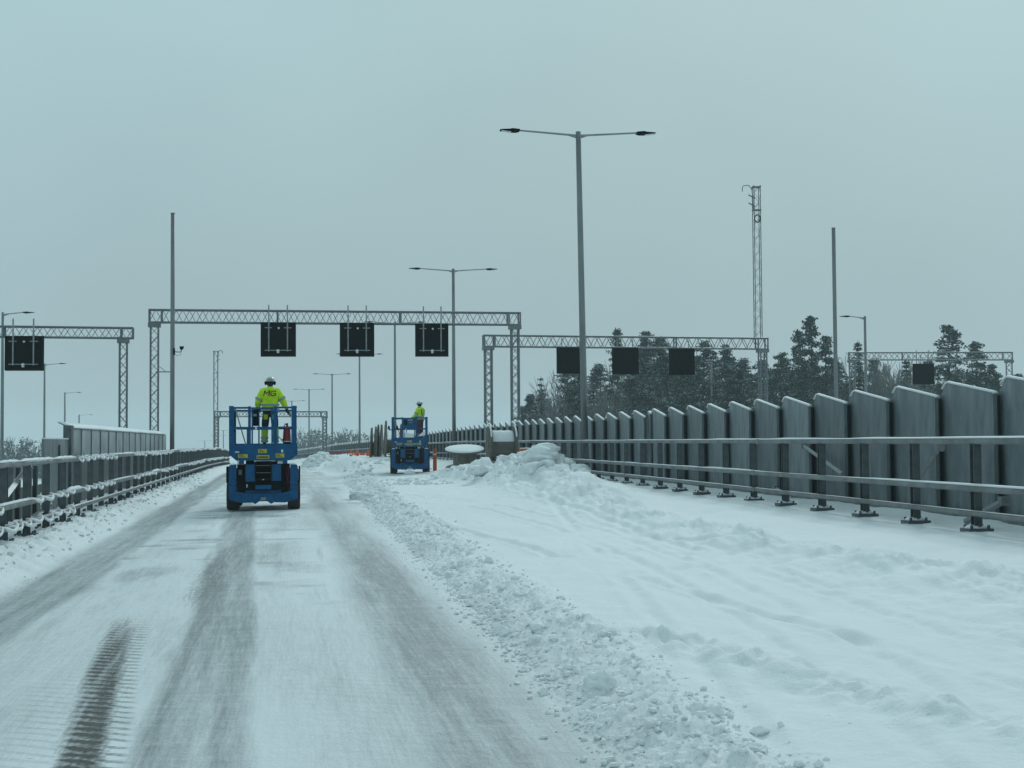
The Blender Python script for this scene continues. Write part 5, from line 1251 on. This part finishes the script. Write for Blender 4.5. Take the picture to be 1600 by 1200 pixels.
prof = [(808, 640), (820, 626), (832, 618), (845, 600), (870, 578), (890, 562), (905, 566), (930, 562), (960, 556), (985, 552), (1005, 540), (1020, 532), (1040, 530), (1060, 545), (1085, 542), (1110, 538), (1140, 540), (1160, 556), (1180, 560), (1205, 556), (1230, 560), (1252, 555), (1268, 548), (1290, 545), (1315, 556), (1340, 556), (1365, 560), (1390, 548), (1415, 556), (1440, 560), (1470, 556), (1500, 562), (1525, 575), (1550, 580), (1575, 590), (1610, 585)]
PX = [a for a, b in prof]; PY = [b for a, b in prof]
def ptop(px): return float(np.interp(px, PX, PY))
rnd = random.Random(77)
# named silhouettes
tree(846, 587, 172, SPR[2], 'spruce', 1.25); tree(828, 618, 180, PINES[3], 'pine', 1.1); tree(966, 517, 176, PINES[3], 'pine', .7); tree(1011, 521, 165, PINES[1], 'pine', 1.0); tree(1033, 530, 162, PINES[2], 'pine', 1.0)
tree(887, 568, 160, PINES[0], 'pine', 1.05); tree(905, 578, 165, PINES[2], 'pine', 1.0); tree(1250, 519, 168, PINES[3], 'pine', .75); tree(1270, 498, 160, PINES[0], 'pine', 1.0); tree(1293, 528, 158, PINES[1], 'pine', .95); tree(1343, 531, 172, SPR[0], 'spruce', 1.0)
tree(1486, 511, 150, PINES[0], 'pine', 1.15); tree(1528, 537, 152, PINES[1], 'pine', 1.0); tree(1100, 537, 158, PINES[2], 'pine', 1.1); tree(1138, 541, 160, PINES[4], 'pine', 1.1); tree(1075, 548, 166, PINES[4], 'pine', 1.0)
tree(1222, 553, 150, PINES[4], 'pine', 1.2); tree(1190, 566, 156, PINES[2], 'pine', 1.1); tree(1258, 570, 150, PINES[2], 'pine', 1.1); tree(1560, 584, 150, PINES[4], 'pine', 1.0); tree(1550, 572, 160, PINES[2], 'pine', 1.0); tree(1453, 566, 166, PINES[1], 'pine', 1.1); tree(1418, 560, 170, SPR[0], 'spruce', 1.1); tree(1592, 586, 156, PINES[4], 'pine', 1.1); tree(1392, 549, 178, BARE[1], 'bare', 1.2)
for px in range(812, 1625, 16):
    p_ = px + rnd.uniform(-5, 5); Yt = rnd.uniform(176, 205)
    bare = (835 < px < 880) or (930 < px < 1000) or (1310 < px < 1470)
    if rnd.random() < (.72 if bare else .12): tree(p_, ptop(p_) + rnd.uniform(-4, 14), Yt, rnd.choice(BARE), 'bare', 1.15)
    elif rnd.random() < .38: tree(p_, ptop(p_) + rnd.uniform(-6, 20), Yt, rnd.choice(SPR[:2]), 'spruce', 1.1)
    else: tree(p_, ptop(p_) + rnd.uniform(2, 22), Yt, rnd.choice(PINES), 'pine', rnd.uniform(1.0, 1.3))
for px in range(822, 1625, 24):
    p_ = px + rnd.uniform(-9, 9); Yt = rnd.uniform(145, 172); t_ = ptop(p_) + rnd.uniform(22, 50)
    bare = (835 < px < 880) or (915 < px < 990) or (1320 < px < 1460)
    if rnd.random() < (.75 if bare else .2): tree(p_, t_ - 14, Yt, rnd.choice(BARE), 'bare', 1.2)
    else: tree(p_, t_, Yt, rnd.choice([PINES[2], PINES[4], SPR[1]]), 'young', rnd.uniform(1.1, 1.5))
TREES.sort(key=lambda t: t[0])
LAB = {'pine': ('snow-dusted pine', 'pine_tree'), 'spruce': ('snow-dusted spruce', 'spruce_tree'), 'bare': ('frosted bare tree', 'bare_tree'), 'young': ('low bushy snow-laden evergreen', 'evergreen_tree')}
cnt = {}
def zone(px):
    for lim, s in ((870, 'by the drums'), (1000, 'behind the lane signs'), (1120, 'near the third right sign'), (1230, 'around the tall mast'), (1320, 'left of the right bare pole'), (1440, 'beyond the pale single lamp'), (1700, 'by the far right gantry')):
        if px < lim: return s
for i, (px, pt_, Y_, tpl, kind, ws) in enumerate(TREES):
    b = at(px, 690, Y_); zt = zat(px, pt_, Y_); H_ = zt - GB + .3; s = H_ / 10.0; nm = LAB[kind]; cnt[kind] = cnt.get(kind, 0) + 1
    root = empty(nm[1], (b.x, b.y, GB - .3), rnd.uniform(0, 6.28)); root.scale = (s * ws * .88, s * ws * .88, s)
    tag(root, '%s %s, %s such tree from the left' % (nm[0], zone(px), ordw(cnt[kind] - 1)), 'tree', 'trees of the wood right of the road')
    inst('trunk', tpl[0], root); inst('crown', tpl[1], root)
# undergrowth filling the foot of the wood
C = MB(); rnd = random.Random(5)
for i in range(1500):
    px = rnd.uniform(800, 1640); Y_ = rnd.uniform(150, 215); b = at(px, 690, Y_); leaf_quads(C, (b.x, b.y, GB + rnd.uniform(.2, 6.5)), 1.0, 9, .34, .8, rnd)
tag(C.build('undergrowth', M['spruce']), 'dark snowy brush and saplings filling the foot of the wood', kind='stuff')
# far woods, each one mass
def far_wood(name, label, p0, p1, Y0, Y1, pf, n, seed):
    rnd = random.Random(seed); C = MB(); small = [bare_tpl(31, .5, 3, .03), bare_tpl(32, .42, 3, .03), spruce_tpl(33, .15, .6)]
    data = [[(np.array([v.co[:] for v in m.vertices]), [tuple(f.vertices) for f in m.polygons]) for m in t] for t in small]
    for i in range(n):
        px = p0 + (p1 - p0) * (i + rnd.random()) / n; Y_ = rnd.uniform(Y0, Y1); b = at(px, 690, Y_); zt = zat(px, pf(px) + rnd.uniform(-3, 9) , Y_); zb = -12 if Y_ > 250 else GB; s = (zt - zb) / 10
        k = 2 if rnd.random() < .22 else rnd.choice((0, 1)); a = rnd.uniform(0, 6.28); ca, sa = math.cos(a), math.sin(a)
        for V, Fc in data[k]:
            W_ = np.stack([(V[:, 0] * ca - V[:, 1] * sa) * s * 1.1 + b.x, (V[:, 0] * sa + V[:, 1] * ca) * s * 1.1 + b.y, V[:, 2] * s + zb], 1); C.add(W_, Fc)
    for i in range(n * 10):
        px = rnd.uniform(p0, p1); Y_ = rnd.uniform(Y0, Y1); b = at(px, 690, Y_); zt = zat(px, pf(px) + 8, Y_); leaf_quads(C, (b.x, b.y, rnd.uniform(GB, zt)), 1.4, 5, .42, .8, rnd)
    tag(C.build(name, M['twig_hazed']), label, kind='stuff')
M['twig_hazed'] = foliage('far_wood_haze_paled', (.085, .10, .10), (.15, .17, .17), .4)  # base colours paled to put distance haze into the far woods
pfc = lambda p: float(np.interp(p, [440, 462, 480, 500, 520, 540, 546, 556, 575, 600, 640, 700], [682, 670, 666, 666, 676, 672, 663, 674, 672, 678, 690, 696]))
far_wood('forest', 'hazy grey far wood beyond the bend of the barrier, centre', 440, 650, 300, 380, pfc, 46, 3)
pfl = lambda p: float(np.interp(p, [-40, 0, 30, 60, 100, 140], [684, 686, 682, 686, 694, 702]))
far_wood('forest', 'hazy grey far wood above the left rail', -60, 130, 240, 300, pfl, 36, 4)

# ================================================================== air
mb = MB(); mb.bx(-950, 950, -320, 1320, -20, 27); hz = mb.build('haze', []) if False else None
me = mb.mesh('haze', []); me.materials.clear(); hm = bpy.data.materials.new('haze'); hm.use_nodes = True; t = hm.node_tree; t.nodes.clear()
o1 = t.nodes.new('ShaderNodeOutputMaterial'); v1 = t.nodes.new('ShaderNodeVolumePrincipled'); v1.inputs['Color'].default_value = (.86, .97, 1.0, 1); v1.inputs['Density'].default_value = HAZE; v1.inputs['Anisotropy'].default_value = 0.0
t.links.new(v1.outputs[0], o1.inputs['Volume']); me.materials.append(hm); tag(inst('haze', me), kind='stuff')
